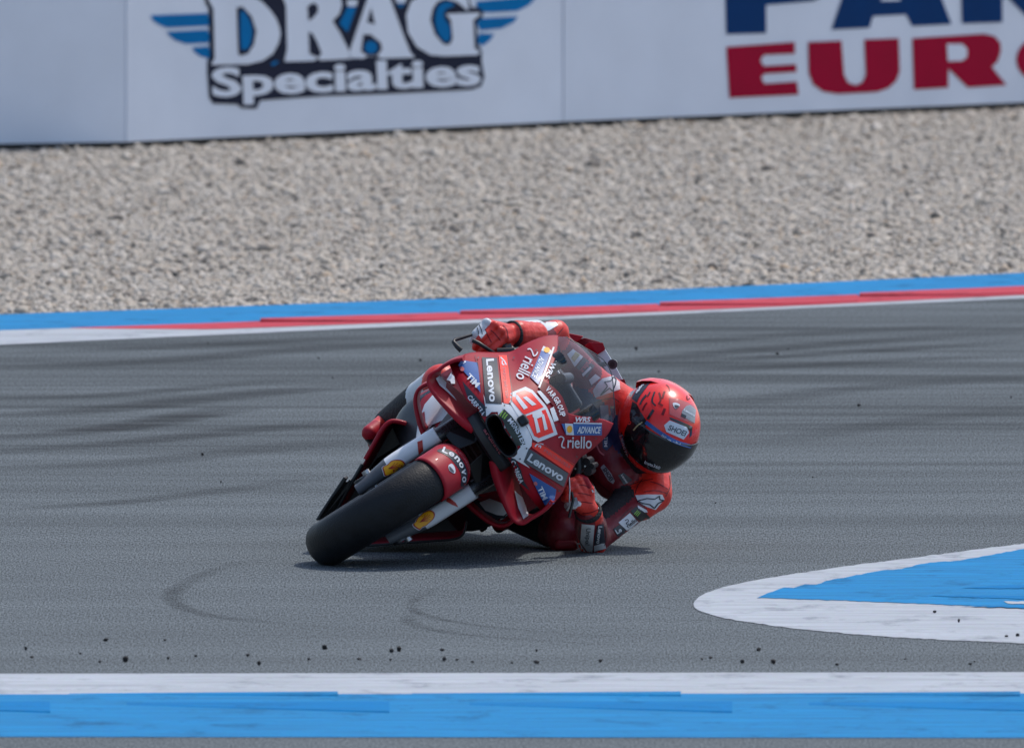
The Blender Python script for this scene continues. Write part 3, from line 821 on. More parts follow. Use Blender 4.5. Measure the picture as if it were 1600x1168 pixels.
# ---- windscreen
def glass_mat():
    m, n, l, b = new_mat('clear_screen')
    b.inputs['Base Color'].default_value = (.80, .84, .88, 1); b.inputs['Roughness'].default_value = .06
    tr = n.new('ShaderNodeBsdfTransparent'); tr.inputs[0].default_value = (.80, .83, .86, 1)
    gl = n.new('ShaderNodeBsdfGlossy'); gl.inputs['Roughness'].default_value = .06; gl.inputs[0].default_value = (.9, .93, 1, 1)
    df = n.new('ShaderNodeBsdfDiffuse'); df.inputs[0].default_value = (.5, .55, .6, 1)
    no = n.new('ShaderNodeTexNoise'); no.inputs['Scale'].default_value = 9; no.inputs['Detail'].default_value = 6
    mr = n.new('ShaderNodeMapRange'); mr.inputs[3].default_value = .02; mr.inputs[4].default_value = .07
    l.new(no.outputs[0], mr.inputs[0])
    lw = n.new('ShaderNodeLayerWeight'); lw.inputs[0].default_value = .16
    m1 = n.new('ShaderNodeMixShader'); m2 = n.new('ShaderNodeMixShader')
    l.new(mr.outputs[0], m1.inputs[0]); l.new(tr.outputs[0], m1.inputs[1]); l.new(df.outputs[0], m1.inputs[2])
    l.new(lw.outputs['Fresnel'], m2.inputs[0]); l.new(m1.outputs[0], m2.inputs[1]); l.new(gl.outputs[0], m2.inputs[2])
    l.new(m2.outputs[0], n['Material Output'].inputs['Surface'])
    return m
M['glass'] = glass_mat()
V = []; NU, NV = 61, 25
for i in range(NU):
    u = -.98 + 1.96 * i / (NU - 1)
    zt = 1.066 - .066 * abs(u) ** 2.2
    for j in range(NV):
        z0 = ztop(u) - .006; z = z0 + (zt - z0) * j / (NV - 1); p = fsurf(u, z); p.y += .003; V.append(p)
screen = mesh('windscreen', V, grid_faces(NU, NV), M['glass'], bike)
tube('screen_rim', [V[i * NV + NV - 1] for i in range(NU)], .0016, M['grey_st'], screen, 6)
scr_tree = tree_of([nose, screen])

# ---- wings (a closed loop each side), duct walls behind them
def loop_wing(name, path, m, parent, ns=28, twist=None):
    """path rows: x, y, z, thickness, chord, twist"""
    P = catmull([r[:3] for r in path], 6); n = len(P)
    tk = np.interp(np.linspace(0, 1, n), np.linspace(0, 1, len(path)), [r[3] for r in path])
    ch = np.interp(np.linspace(0, 1, n), np.linspace(0, 1, len(path)), [r[4] for r in path])
    V = []
    for i in range(n):
        t = P[min(i + 1, n - 1)] - P[max(i - 1, 0)]; t.y = 0; t.normalize()
        nn = Vector((-t.z, 0, t.x)); tw = R(float(np.interp(i / (n - 1), *twist))) if twist else 0.0
        cd = Vector((0, math.cos(tw), 0)) + nn * math.sin(tw); nn = nn * math.cos(tw) - Vector((0, math.sin(tw), 0))
        for k in range(ns):
            a = 2 * math.pi * k / ns; c, s = math.cos(a), math.sin(a)
            V.append(P[i] + nn * (tk[i] / 2 * math.copysign(abs(s) ** .45, s)) + cd * (ch[i] / 2 * math.copysign(abs(c) ** .45, c)))
    F = grid_faces(n, ns, close_v=True) + [tuple(range(ns)), tuple(range(n * ns - 1, (n - 1) * ns - 1, -1))]
    return mesh(name, V, F, m, parent, auto=60)
wings = []; walls = []; sides = []
for s in (-1, 1):
    wing = loop_wing('wing', [(s * .066, .055, .660, .034, .13), (s * .10, .065, .645, .030, .14), (s * .15, .085, .630, .024, .15), (s * .21, .11, .614, .018, .15), (s * .252, .13, .608, .014, .14),
                              (s * .270, .14, .626, .013, .14), (s * .275, .15, .66, .013, .14), (s * .272, .16, .695, .014, .15), (s * .262, .17, .722, .016, .16)], M['red'], bike,
                     twist=([0, .2, .45, .58, .68, 1], [s * 22, s * 20, s * 16, s * 10, 0, 0]))
    wings.append(wing)
    V = []
    for i in range(13):
        k = i / 12; x = s * (.075 + .18 * k)
        for j in range(7):
            q = j / 6; V.append((x, .10 + .24 * k ** 1.3 + .02 * math.sin(q * 3.1), .60 + .012 + .092 * q + .045 * (1 - k) * (1 - q)))
    w = mesh('duct_wall', V, grid_faces(13, 7), M['red_dark'], wing); walls.append(w); solid(w, .004, 0)
    # side fairing
    zt = sm([(.36, 1.02), (.40, 1.16), (.44, 1.24), (.50, 1.28), (.55, 1.24), (.60, 1.14), (.66, 1.08), (.72, 1.04), (.78, .96)])
    xt = sm([(.17, .075), (.22, .10), (.28, .135), (.36, .165), (.45, .18), (.6, .185), (.75, .18), (.9, .165), (1.05, .145)])
    V = []; nu, nv = 40, 22
    for i in range(nu):
        y = .19 + .86 * (i / (nu - 1)) ** 1.2
        for j in range(nv):
            z = .37 + (.76 - .37) * j / (nv - 1)
            yy = y + .10 * (1 - i / (nu - 1)) * ((z - .6) / .15) ** 2 * .5
            kb = min(1, max(0, (y - .40) / .25)); kb = kb * kb * (3 - 2 * kb)
            V.append((s * xt(y) * (zt(z) * kb + (1 - kb) * min(zt(z), .62 + max(0, z - .40) * 1.9)), yy, z))
    sf = mesh('side_fairing', V, grid_faces(nu, nv), [M['red'], M['black']], bike); sides.append(sf)
    for p in sf.data.polygons:
        if p.center.z < .50 - .12 * (p.center.y - .45) or p.center.y > .62: p.material_index = 1
    solid(sf, .005, 0)
    # lower side duct, a second smaller loop
    loop_wing('side_duct', [(s * .112, .36, .470, .020, .11), (s * .158, .37, .478, .018, .12), (s * .222, .39, .500, .016, .13), (s * .250, .40, .526, .014, .13), (s * .252, .40, .560, .016, .13), (s * .236, .39, .586, .034, .13),
                            (s * .19, .36, .606, .056, .14), (s * .135, .31, .618, .062, .15), (s * .10, .27, .628, .055, .15)], M['red'], sf)
    V = []
    for i in range(9):
        k = i / 8
        for j in range(6):
            q = j / 5; V.append((s * (.15 + .08 * k), .50 + .1 * k, .49 + .1 * q - .01 * k))
    solid(mesh('carbon_baffle', V, grid_faces(9, 6), M['carbon'], sf), .004, 0)

# ---- lower fairing (belly pan): V-shaped trough, rolled leading edge, red above, painted black where shade falls
half0 = [(.0, .045), (.045, .055), (.085, .12), (.115, .177), (.145, .235), (.18, .30), (.205, .347), (.212, .378), (.198, .402), (.16, .432), (.12, .447)]
half1 = [(x * .72, z * .9 + .06) for x, z in half0]
sect0 = [(-x, z) for x, z in reversed(half0[1:])] + half0; sect1 = [(-x, z) for x, z in reversed(half1[1:])] + half1
sect0 = [tuple(p[:2]) for p in catmull([(a, b, 0) for a, b in sect0], 4)]; sect1 = [tuple(p[:2]) for p in catmull([(a, b, 0) for a, b in sect1], 4)]
V = []; ny = 14
for i in range(ny):
    k = i / (ny - 1)
    for (a, b) in zip(sect0, sect1):
        x = a[0] + (b[0] - a[0]) * k; z = a[1] + (b[1] - a[1]) * k
        V.append((x, .56 + .62 * k + .10 * (abs(a[1] - .3) / .25) ** 2 * (1 - k) * (1 if a[1] > .3 else .3), z))
belly = mesh('belly_pan', V, grid_faces(ny, len(sect0)), [M['red_dark'], M['black']], bike)
solid(belly, .006, -1)
rim = [Vector(V[j]) + Vector((0, -.004, 0)) for j in range(len(sect0))]
nr = len(rim)
tube('leading_edge', rim[int(nr * .54):], .0035, M['black'], belly, 10)  # black here and along the bottom stands in for shade on the edge
tube('leading_edge', rim[:int(nr * .30)], .0075, M['red'], belly, 10)
tube('leading_edge', rim[int(nr * .30):int(nr * .54) + 1], .0065, M['black'], belly, 10)
for k, outl in enumerate(([(537, 744), (541.5, 747.5), (536, 757), (517, 782), (498, 813), (493, 812), (500, 800)], [(546, 748), (554, 755), (540, 768), (516, 797), (507, 809), (511, 797)], [(538, 752), (547, 752), (552, 760), (538, 778), (506, 816), (494, 824), (502, 803)])):
    prism('chin_strake', [B(x, y, .52 + .04 * k) for x, y in outl], (0, .08, 0), M['black'], belly)
V, F = [], []
V = [(x * .97, .70, z) for x, z in sect0]
bulk = mesh('bulkhead', V + [(0, .70, .45)], [(i, i + 1, len(V)) for i in range(len(V) - 1)], M['black'], belly, smooth=False)
box('engine_cover', (0, .86, .40), (.27, .42, .36), M['black'], bike, .05)
rad = box('radiator', (0, .47, .50), (.26, .03, .28), M['black'], bike, .006)
for k in range(13):
    box('cooling_fin', (0, .452, .375 + .021 * k), (.24, .008, .006), M['darkmetal'], rad, .001)
box('steering_head', (0, .22, .66), (.15, .16, .10), M['black'], bike, .02)
for s in (-1, 1):
    # triple clamps and black shrouds beside the forks
    V = [(s * .03, .06, .56), (s * .125, .10, .54), (s * .15, .20, .60), (s * .13, .22, .69), (s * .05, .10, .685), (s * .02, .06, .62)]
    prism('fork_shroud', V, (0, .02, 0), M['black'], bike, .004)
for z, y in ((.70, .17), (.86, .25)):
    box('triple_clamp', (0, y, z), (.25, .07, .03), M['darkmetal'], bike, .01)

# ---- tank, seat, tail, rear end
def loft(name, rings, m, parent, ns=28, p=.75):
    """rings: y, xc, zc, half width, half height"""
    V = []
    for y, xc, zc, a, b in rings:
        for k in range(ns):
            t = 2 * math.pi * k / ns; c, s = math.cos(t), math.sin(t)
            V.append((xc + a * math.copysign(abs(c) ** p, c), y, zc + b * math.copysign(abs(s) ** p, s)))
    F = grid_faces(len(rings), ns, close_v=True) + [tuple(range(ns)), tuple(range(len(V) - 1, len(V) - ns - 1, -1))]
    o = mesh(name, V, F, m, parent)
    bm = bmesh.new(); bm.from_mesh(o.data); bmesh.ops.recalc_face_normals(bm, faces=bm.faces); bm.to_mesh(o.data); bm.free()
    return o
loft('fuel_tank', [(.52, 0, .74, .09, .05), (.56, 0, .76, .12, .08), (.64, 0, .78, .14, .10), (.76, 0, .79, .15, .11), (.9, 0, .78, .13, .09), (1.02, 0, .77, .10, .07)], M['red_dark'], bike)
loft('seat', [(.98, 0, .80, .08, .05), (1.1, 0, .80, .12, .05), (1.3, 0, .84, .13, .05), (1.42, 0, .90, .12, .06)], M['black'], bike)
tail = loft('tail_unit', [(1.30, 0, .86, .09, .03), (1.42, 0, .885, .10, .045), (1.52, 0, .91, .085, .045), (1.66, 0, .93, .06, .035), (1.78, 0, .94, .03, .02)], M['red'], bike)
def tail_plate(px, y, m, t=.012, dy=.16):
    P = [B(x, yy, y) for x, yy in px]
    return prism('tail_fin', P, (0, dy, -.02), m, tail, .003)
tail_plate([(877, 523), (885, 519.5), (912, 525), (906, 531), (899, 535), (888, 538), (882, 532)], 1.55, M['red'])
tail_plate([(889, 539), (907, 529.5), (914, 527.5), (938, 534), (934, 548), (925, 556), (921, 558)], 1.62, M['red_dark'])
tail_plate([(920.5, 535), (942, 535.5), (946, 546), (960, 568), (977, 600), (966, 615), (944, 575), (932, 553)], 1.50, M['white'])
tail_plate([(920, 534), (942.5, 534.5), (946.5, 546), (933, 554)], 1.492, M['red'], dy=.02)
tail_plate([(968, 593), (976, 591), (981, 606), (972, 612)], 1.49, M['red'], dy=.02)
tail_plate([(921, 547), (925, 552), (936, 568), (945, 580), (938, 584), (921, 560)], 1.56, M['pale'], dy=.02)
p = B(957, 569, 1.40)
cm = tube('tail_camera', [p, p + Vector((0, .06, 0))], [.016, .013], M['darkmetal'], tail, 20)
tube('lens', [p + Vector((0, -.003, 0)), p + Vector((0, .004, 0))], .0085, M['black'], tail, 16)
tube('camera_stalk', [p + Vector((-.012, .03, -.02)), p + Vector((-.03, .04, -.06))], .008, M['black'], tail, 10)
RW = (0, 1.42, .358)
rear_wheel = lathe_x('rear_wheel', [(-.08, .2), (-.083, .188), (-.04, .175), (.04, .175), (.083, .188), (.08, .2), (0, .195), (-.08, .2)], M['black'], bike, RW)
lathe_x('tyre', ring_prof(.225, .1), M['rubber'], rear_wheel, RW, n=80)
for k in range(5):
    a = R(72 * k); d = Vector((0, -math.cos(a), math.sin(a)))
    tube('spoke', [Vector(RW) + d * .03, Vector(RW) + d * .18], [.022, .014], M['black'], rear_wheel, 8)
for s in (-1, 1):
    V = [(s * .10, .98, .44), (s * .10, 1.42, .39), (s * .10, 1.47, .36), (s * .10, 1.42, .32), (s * .10, .98, .34)]
    prism('swingarm', V, (s * .035, 0, 0), M['carbon'], bike, .008)
    box('foot_peg', (s * .20, 1.10, .40), (.09, .03, .025), M['darkmetal'], bike, .006)
tube('exhaust', catmull([(.06, .9, .25), (.12, 1.1, .24), (.13, 1.3, .30), (.12, 1.5, .42)], 6), [.03] * 12 + [.036] * 7, M['darkmetal'], bike, 16)

# ---- controls
for s in (-1, 1):
    pth = [BW(812, 556, .37), BW(798, 545, .375), BW(772, 533, .385), BW(748, 522, .40)] if s < 0 else [BW(900, 700, .37), BW(904, 728, .37), BW(899, 760, .378), BW(895, 790, .39)]
    tube('handlebar', pth, .0115, M['black'], bike)
    tube('grip', [pth[1].lerp(pth[2], .4), pth[3]], .016, M['rubber'], bike)
pa = [BW(740, 522, .36), BW(722, 527.5, .34), BW(710, 531, .33), BW(708.5, 534, .32), BW(714, 541, .31), BW(721, 547.5, .31)]
tube('lever_guard', pa, [.0045, .0055, .006, .0065, .008, .009], M['black'], bike, 10)
tube('brake_lever', [BW(739, 532, .33), BW(748, 536, .32), BW(762, 545, .32), BW(774, 553, .34)], [.007, .0065, .006, .006], M['black'], bike, 10)
tube('reservoir', [BW(792, 545, .36), BW(800, 541, .36)], .012, M['darkmetal'], bike, 14)
tube('reservoir', [BW(777, 549, .34), BW(804, 548, .34)], .012, M['black'], bike, 12)
tube('clutch_lever', [BW(893, 768, .33), BW(896, 780, .33), BW(889, 808, .32)], .0045, M['black'], bike, 8)
tube('lever_guard', [BW(889, 742, .33), BW(890, 765, .30), BW(889.5, 790, .30), BW(886, 796, .31)], [.0028, .0026, .0026, .006], M['metal'], bike, 8)
for (x, y, r_) in ((905, 716, .012), (915, 722, .015), (908, 728, .010), (918, 736, .014), (924, 728, .009), (900, 735, .012)):
    q = BW(x, y, .37); tube('switch_housing', [q, q + Vector((.004, .05, .01))], r_, M['black'], bike, 12)
for (x, y) in ((910, 711.5), (904, 716), (914, 728), (899, 732)):
    q = BW(x, y, .362); tube('bolt', [q, q + Vector((0, .006, 0))], .003, M['metal'], bike, 8)
dash = box('dashboard', (0, .40, .90), (.13, .03, .08), M['black'], bike, .01)
q = B(876, 592, .36); tube('steering_damper', [q, q + Vector((.012, .05, .02))], .018, M['darkmetal'], dash, 16)
tube('cable', catmull([B(868, 574, .40), B(874, 584, .38), B(880, 592, .37)], 5), .0035, M['pale'], dash, 6)

# ---- livery: stickers wrapped onto the panels
def st(name, data, m, lift=.0015, parent=nose, tree=None): return wrap(name, data, m, parent, tree or nose_tree2, lift)
nose_tree2 = tree_of([nose] + wings + walls)
L0, L1, L2, L3 = .0042, .0052, .0062, .0072
def poly(px, step=5.0): return fill_px(px, step)
st('white_panel', poly([(755.6, 616), (759.7, 630.4), (784, 631.5), (784.4, 629), (797, 632.5), (811, 649), (826, 673), (831, 686), (830, 696), (826, 701), (818, 721), (828, 731), (806, 718), (797, 713),
                        (800, 700), (780, 665), (765, 650), (760, 656), (759, 640)]), M['white'], .0032)
st('number_plate', poly([(798, 614), (821, 604.5), (832, 610), (852, 633), (856, 640), (863, 656), (870.5, 678), (840, 690.5), (832, 686), (824, 668), (808, 648), (795.5, 628), (796.5, 620)]), M['white'], L0)
M['num'] = mat('number_red', (1.0, 0.020, 0.010), .4, var=.03)
st('numeral', poly([(799.2, 619.3), (806, 621), (806.5, 614), (820, 610), (830, 614), (848.8, 636), (820, 647.5), (816, 646), (800, 627)], 4), M['num'], L1)
st('numeral', poly([(821.5, 650), (851.5, 639.6), (858.5, 657), (864, 675), (841, 684), (834, 680.5), (827, 664)], 4), M['num'], L1)
for f in ([(816.5, 621.5), (822, 619.5), (837.5, 632), (831, 634.3)], [(806.2, 617.2), (809.2, 618.8), (824.2, 637.2), (818, 640), (805.8, 623.5)],
          [(845.3, 648.3), (849, 646.8), (854.8, 670), (849.8, 672)], [(833, 651.8), (837.2, 650.3), (843.2, 674.3), (838, 676.3)], [(831, 646.8), (845, 641.4), (848, 650), (837, 654.5), (832, 652)]):
    st('numeral_gap', poly(f, 4), M['white'], L2)
for f in ([(838.5, 611.5), (844, 610.5), (860, 628), (854, 631.5)], [(858.7, 638.5), (864.8, 635.4), (872.5, 656), (864.8, 658.5)]):
    st('white_stripe', poly(f), M['white'], L0)
st('dark_band', poly([(847, 595), (841.7, 602), (843, 608), (859, 628), (864, 634), (872, 656), (875, 659.6), (888.5, 658), (886.4, 640.6), (878, 620), (870, 610), (858, 600)], 4), M['red_dark'], L0, tree=scr_tree)
st('lettering', arc_text('VARGROUP', [(850.5, 609), (861, 621), (869, 634), (875, 652)], 8.5), M['pale'], L2, tree=scr_tree)
st('sticker', poly([(753, 558.5), (776.6, 560), (783.8, 631.5), (758.7, 630.4)]), M['navy'], L0)
st('lettering', text_px('Lenovo', (759, 562), (764.8, 628.5), 12.5, .03), M['pale'], L1)
st('orange_stripe', poly([(779, 555.5), (792, 555.5), (796, 590), (799, 612), (801, 622), (797, 628), (794, 631), (787, 630)]), M['orange'], L0)
st('lettering', arc_text('FRECCIAROSSA', [(784.5, 575), (787, 598), (790.5, 623)], 4.5, .01), M['pink'], L1)
st('emblem', merge(ribbon_px([(782, 559), (788, 565), (791, 571)], 1.8), ribbon_px([(784.5, 564), (785, 570), (788, 570)], 1.6)), M['pale'], L1)
st('lettering', text_px('riello', (820.5, 557), (804.8, 589.5), 19, .012), M['pale'], L1)
st('emblem', ribbon_px([(824.5, 546.5), (829, 546), (832, 551), (834, 556.5), (838, 555), (840, 550.5)], 1.8), M['pale'], L1)
st('blue_sticker', poly([(846, 548), (859, 554), (841, 601.5), (828, 589)], 4), M['blue'], L0)
st('white_square', poly([(849, 541), (863, 549), (858.6, 554.6), (845.6, 548.2)], 4), M['pale'], L0)
st('emblem', poly(ellipse((854.3, 547.7), 4.6, 4.2), 4), M['gold'], L2)
st('lettering', text_px('ADVANCE', (844, 557), (830.5, 588), 8.5, .03, shear=.15), M['pale'], L1)
st('edge_line', ribbon_px([(865, 543), (857, 566), (842, 606)], 2.6), M['pale'], L1)
# left hand panel (picture right)
st('orange_stripe', poly([(830.5, 691), (845, 691), (897, 725), (889, 739), (831, 699)]), M['orange'], L0)
st('lettering', arc_text('FRECCIAROSSA', [(848, 704.5), (868, 717.5), (888.5, 731.5)], 4.5, .01), M['pink'], L1)
st('emblem', merge(ribbon_px([(835, 697.5), (839, 693.5), (848, 693.5)], 1.8), ribbon_px([(840, 697), (844, 696), (843, 699.5)], 1.6)), M['pale'], L1)
st('sticker', poly([(825.8, 700.2), (887, 739), (880.2, 760), (817.6, 721.2)]), M['grey_st'], L0)
st('lettering', text_px('Lenovo', (822.3, 718.3), (875.5, 752), 13, .03), M['pale'], L1)
st('lettering', text_px('riello', (885.5, 699), (923.5, 700), 18.5, .012), M['pale'], L1)
st('emblem', ribbon_px([(871.5, 683), (876, 681.3), (880, 684.5), (877.5, 691), (877, 697), (882, 699)], 1.8), M['pale'], L1)
st('blue_sticker', poly([(876.5, 661.5), (939.5, 661), (939.5, 679.5), (896, 679.3), (883.6, 678.5)], 4), M['blue'], L0, tree=scr_tree)
st('white_square', poly([(881.6, 661), (893.8, 661.5), (896, 679.2), (884, 678.5)], 4), M['pale'], L1, tree=scr_tree)
st('emblem', poly(ellipse((889, 670), 4.3, 5.6), 4), M['gold'], L2, tree=scr_tree)
st('lettering', text_px('ADVANCE', (900.5, 676.3), (936, 676.5), 10.5, .03, shear=.18), M['pale'], L2, tree=scr_tree)
st('edge_line', ribbon_px([(895, 660.5), (917, 660.8), (939, 661.3)], 1.8), M['pale'], L2, tree=scr_tree)
st('lettering', text_px('WRS', (896, 659), (920, 659), 8, .03, shear=.25), M['pale'], L2, tree=scr_tree, parent=screen)
st('lettering', text_px('WRS', (862, 565), (851, 588), 8, .03, shear=.2), M['pale'], L2, tree=scr_tree, parent=screen)
# blue panels and black stripes by the wings
st('blue_sticker', poly([(720.6, 563), (746, 567), (749, 590), (751, 614), (735, 592), (716, 571)]), M['blue'], L0)
st('lettering', text_px('TIM', (727.5, 590), (744, 606.5), 9.5, .03), M['pale'], L1)
st('emblem', poly(ellipse((722, 577), 4, 3.2, 40), 4), M['pink'], L1)
st('blue_sticker', poly([(826.3, 738.5), (842, 748), (868.4, 764), (865, 786), (850.5, 788), (840, 768)]), M['blue'], L0)
st('lettering', text_px('TIM', (838.5, 762), (847.5, 781), 8.5, .03), M['pale'], L1)
st('emblem', poly(ellipse((836, 754.5), 3.4, 2.6, 55), 4), M['pink'], L1)
st('black_stripe', poly([(722.7, 595.5), (726, 606), (730, 618), (755.6, 651), (759.7, 649), (758.7, 635.6), (732, 606)]), M['navy'], L0)
st('lettering', text_px('CARRERA', (730, 621), (753.5, 649.5), 7.5, .03, shear=.1), M['pale'], L1)
st('black_stripe', poly([(795, 713.5), (805, 716.6), (813.4, 733), (818.5, 751), (828, 766), (814.5, 755), (801, 730)]), M['navy'], L0)
st('lettering', text_px('CARRERA', (797.5, 720), (811.5, 754.5), 7, .03, shear=.1), M['pale'], L1)
for f in ([(680, 591), (686, 586.5), (697, 598), (696, 606), (709, 620), (713.5, 627), (700, 614), (686, 602)], [(698, 594), (709, 577), (711.5, 600), (705, 600), (704, 596)], [(803, 766), (815.5, 777), (826, 806), (817.6, 811.5), (809, 793)]):
    st('white_flash', poly(f), M['white'], L0, parent=walls[0])
# olive panel with claw
st('dark_panel', poly([(787.7, 639), (778.5, 648.8), (786, 658), (790, 668), (799, 682), (807, 696.6), (820.6, 693.5), (809, 664), (799, 650)], 4), M['olive'], L0)
for a, b in (((781.2, 650), (785.8, 642)), ((784.6, 652.5), (789.8, 644.5)), ((787.4, 654.5), (792.6, 647.3))):
    st('claw_mark', ribbon_px([a, ((a[0] + b[0]) / 2 - .4, (a[1] + b[1]) / 2), b], 1.9), M['green'], L1)
st('lettering', arc_text('MONSTER', [(792, 657), (801, 668), (808, 680), (815.5, 696)], 7.5, .03), M['pale'], L1)
chin_tree = tree_of([chin_o])
st('lettering', arc_text('aruba.it', [(754.5, 671.5), (767, 690), (780.5, 710)], 5.0, .02), M['pink'], .002, parent=chin_o, tree=chin_tree)
# mudguard
ft = tree_of([fender]); C8 = lambda P: [(640 + x / 9.73, 660 + y / 9.73) for x, y in P]
st('black_band', poly(smooth_loop(C8([(415, 430), (480, 395), (560, 400), (680, 450), (780, 540), (850, 660), (880, 760), (865, 900), (835, 965), (775, 970), (785, 850), (765, 740), (700, 640), (600, 530), (500, 470)]), 3), 4), M['navy'], .0015, fender, ft)
st('lettering', arc_text('Lenovo', C8([(480, 440), (560, 475), (660, 530), (730, 610), (775, 700), (795, 800), (790, 910)]), 8.5, .03), M['pale'], .0028, fender, ft)
st('lettering', arc_text('FRECCIAROSSA', C8([(685, 425), (780, 500), (850, 610), (890, 700), (895, 775)]), 3.6, .02), M['pink'], .0015, fender, ft)
st('emblem', poly(smooth_loop(C8([(590, 650), (640, 625), (680, 670), (695, 730), (685, 770), (640, 755), (600, 720)]), 3), 4), M['pale'], .0015, fender, ft)
st('emblem', poly(smooth_loop(C8([(600, 665), (625, 680), (665, 725), (670, 755), (640, 745), (608, 715)]), 3), 4), M['grey_st'], .0026, fender, ft)
ft2 = tree_of([fender] + fork_covers)
# fork emblems
def scallop(pts, org, fork):
    P = [(org[0] + x / 9.73, org[1] + y / 9.73) for x, y in pts]; c = np.mean(P, 0)
    tr = tree_of([fork])
    for sc, m_, lf in ((1.14, M['pale'], .002), (1.06, M['shellred'], .003), (.94, M['gold'], .004)):
        wrap('emblem', poly(smooth_loop([tuple(c + (np.array(p) - c) * sc) for p in P], 3), 4), m_, fork, tr, lf)
    tip = np.array(P[0]) * .5 + np.array(P[-1]) * .5
    far = [P[i] for i in range(4, 10)]
    for q in far:
        q = np.array(q)
        wrap('emblem_rib', ribbon_px([tuple(c + (tip - c) * .45), tuple(c + (q - c) * .3 + (tip - c) * .1), tuple(c + (q - c) * .66)], .7), M['shellred'], fork, tr, .005)
scallop([(955, 690), (975, 665), (1030, 640), (1080, 590), (1150, 570), (1230, 575), (1275, 610), (1275, 650), (1220, 700), (1150, 745), (1080, 770), (1040, 790), (990, 800), (970, 740)], (500, 660), fork_covers[0])
scallop([(255, 470), (290, 440), (310, 400), (370, 340), (440, 290), (500, 270), (550, 290), (570, 330), (550, 390), (500, 440), (440, 490), (390, 510), (345, 545), (280, 510)], (620, 770), fork_covers[1])
for k, pts in ((0, [(652, 690), (660, 687), (662, 716), (655, 720)]), (1, [(692, 780), (699, 775), (712, 785), (716, 792), (706, 788)])):
    wrap('red_stripe', poly(pts), M['shellred'], fork_covers[k], tree_of([fork_covers[k]]), .002)
# striped white panels on the side fairing
for k, (white, red) in enumerate((([(650, 690), (654, 660), (664, 632), (676, 618), (690, 622), (704, 640), (694, 656), (676, 664), (660, 684)], [(661, 645), (664, 643), (666, 660), (671, 668), (668, 671), (662, 664)]),
                                  ([(738, 792), (750, 783), (765, 777), (782, 784), (800, 800), (802, 812), (788, 812), (770, 806)], [(742, 786), (748, 783), (758, 796), (776, 803), (800, 806), (800, 809), (774, 808), (756, 800)]))):
    tr = tree_of([sides[k]])
    wrap('white_panel', poly(white), M['white'], sides[k], tr, .004)
    wrap('red_stripe', poly(red, 3), M['red'] if k == 0 else M['navy'], sides[k], tr, .0052)

# panel joints and quarter-turn fasteners
for pth in ([(755, 616), (752, 596), (747, 572), (742, 556)], [(829, 731), (845, 742), (862, 755), (876, 768)], [(797, 632), (800, 618), (797, 590), (793, 556)], [(831, 690), (850, 696), (876, 712), (897, 727)]):
    st('panel_joint', ribbon_px(pth, .8), M['black'], L2)
for x, y in ((747, 560), (760, 637), (788, 634), (803, 560), (838, 548), (822, 700), (812, 716), (872, 766), (900, 712), (930, 684), (868, 664)):
    st('fastener', poly(ellipse((x, y), 1.3, 1.3, 0, 8), 4), M['darkmetal'], L3)

# ================================================================== THE RIDER
RB = Vector((W(900, 700, .95).x, .95, 0))
rider = empty('person', RB)
tag(rider, 'rider in red leathers hanging off with elbow on the asphalt, red helmet, dark visor', 'person')
CAM_R = CAM - RB; RI = Matrix.Translation(-RB)
def Q(px, py, Y): return W(px, py, Y) - RB

def capsules(segs, name, voxel, mats, parent, smooth_it=4):
    """segs: (a, b, ra, rb, material index): tapered limbs fused into one continuous skin"""
    V = []; F = []
    def add(v, f):
        k = len(V); V.extend(v); F.extend(tuple(i + k for i in q) for q in f)
    def ball(c, r):
        v = []; nu, nv = 14, 9
        v.append(c + Vector((0, 0, r)))
        for j in range(1, nv):
            for i in range(nu):
                a = 2 * math.pi * i / nu; b = math.pi * j / nv
                v.append(c + Vector((r * math.sin(b) * math.cos(a), r * math.sin(b) * math.sin(a), r * math.cos(b))))
        v.append(c - Vector((0, 0, r)))
        f = [(0, 1 + i, 1 + (i + 1) % nu) for i in range(nu)]
        for j in range(nv - 2):
            for i in range(nu):
                a = 1 + j * nu + i; b = 1 + j * nu + (i + 1) % nu; f.append((a, a + nu, b + nu, b))
        o = 1 + (nv - 2) * nu; f += [(o + i, len(v) - 1, o + (i + 1) % nu) for i in range(nu)]
        add(v, f)
    for a, b, ra, rb, m in segs:
        n = max(2, int((b - a).length / (min(ra, rb) * .6)))
        for i in range(n + 1):
            ball(a.lerp(b, i / n), ra + (rb - ra) * i / n)
        v, f = tube_data([a, b], [ra * .985, rb * .985], 14); add(v, f)
    o = mesh(name, V, F, mats, parent)
    r = o.modifiers.new('r', 'REMESH'); r.mode = 'VOXEL'; r.voxel_size = voxel; r.use_smooth_shade = True
    s = o.modifiers.new('s', 'SMOOTH'); s.iterations = smooth_it; s.factor = .5
    bake(o)
    me = o.data; me.materials.clear()
    for mm in mats: me.materials.append(mm)
    n = len(me.polygons); C = np.empty(n * 3); me.polygons.foreach_get('center', C); C = C.reshape(n, 3)
    best = np.full(n, 1e9); idx = np.zeros(n, int)
    for a, b, ra, rb, m in segs:
        a_, b_ = np.array(a), np.array(b); d = b_ - a_; t = np.clip(((C - a_) @ d) / max(1e-9, d @ d), 0, 1)
        dist = np.linalg.norm(C - (a_ + t[:, None] * d), axis=1) - (ra + (rb - ra) * t)
        w = dist < best; best[w] = dist[w]; idx[w] = m
    me.polygons.foreach_set('material_index', idx.astype(np.int32)); me.polygons.foreach_set('use_smooth', [True] * n); me.update()
    return o
BM = [M['l_red'], M['l_orange'], M['l_white'], M['l_black'], M['l_navy']]
RED, ORA, WHI, BLK, NAV = range(5)
sh_r, el_r, wr_r = Q(944, 613, .84), Q(859, 526, .66), Q(806, 522, .46)
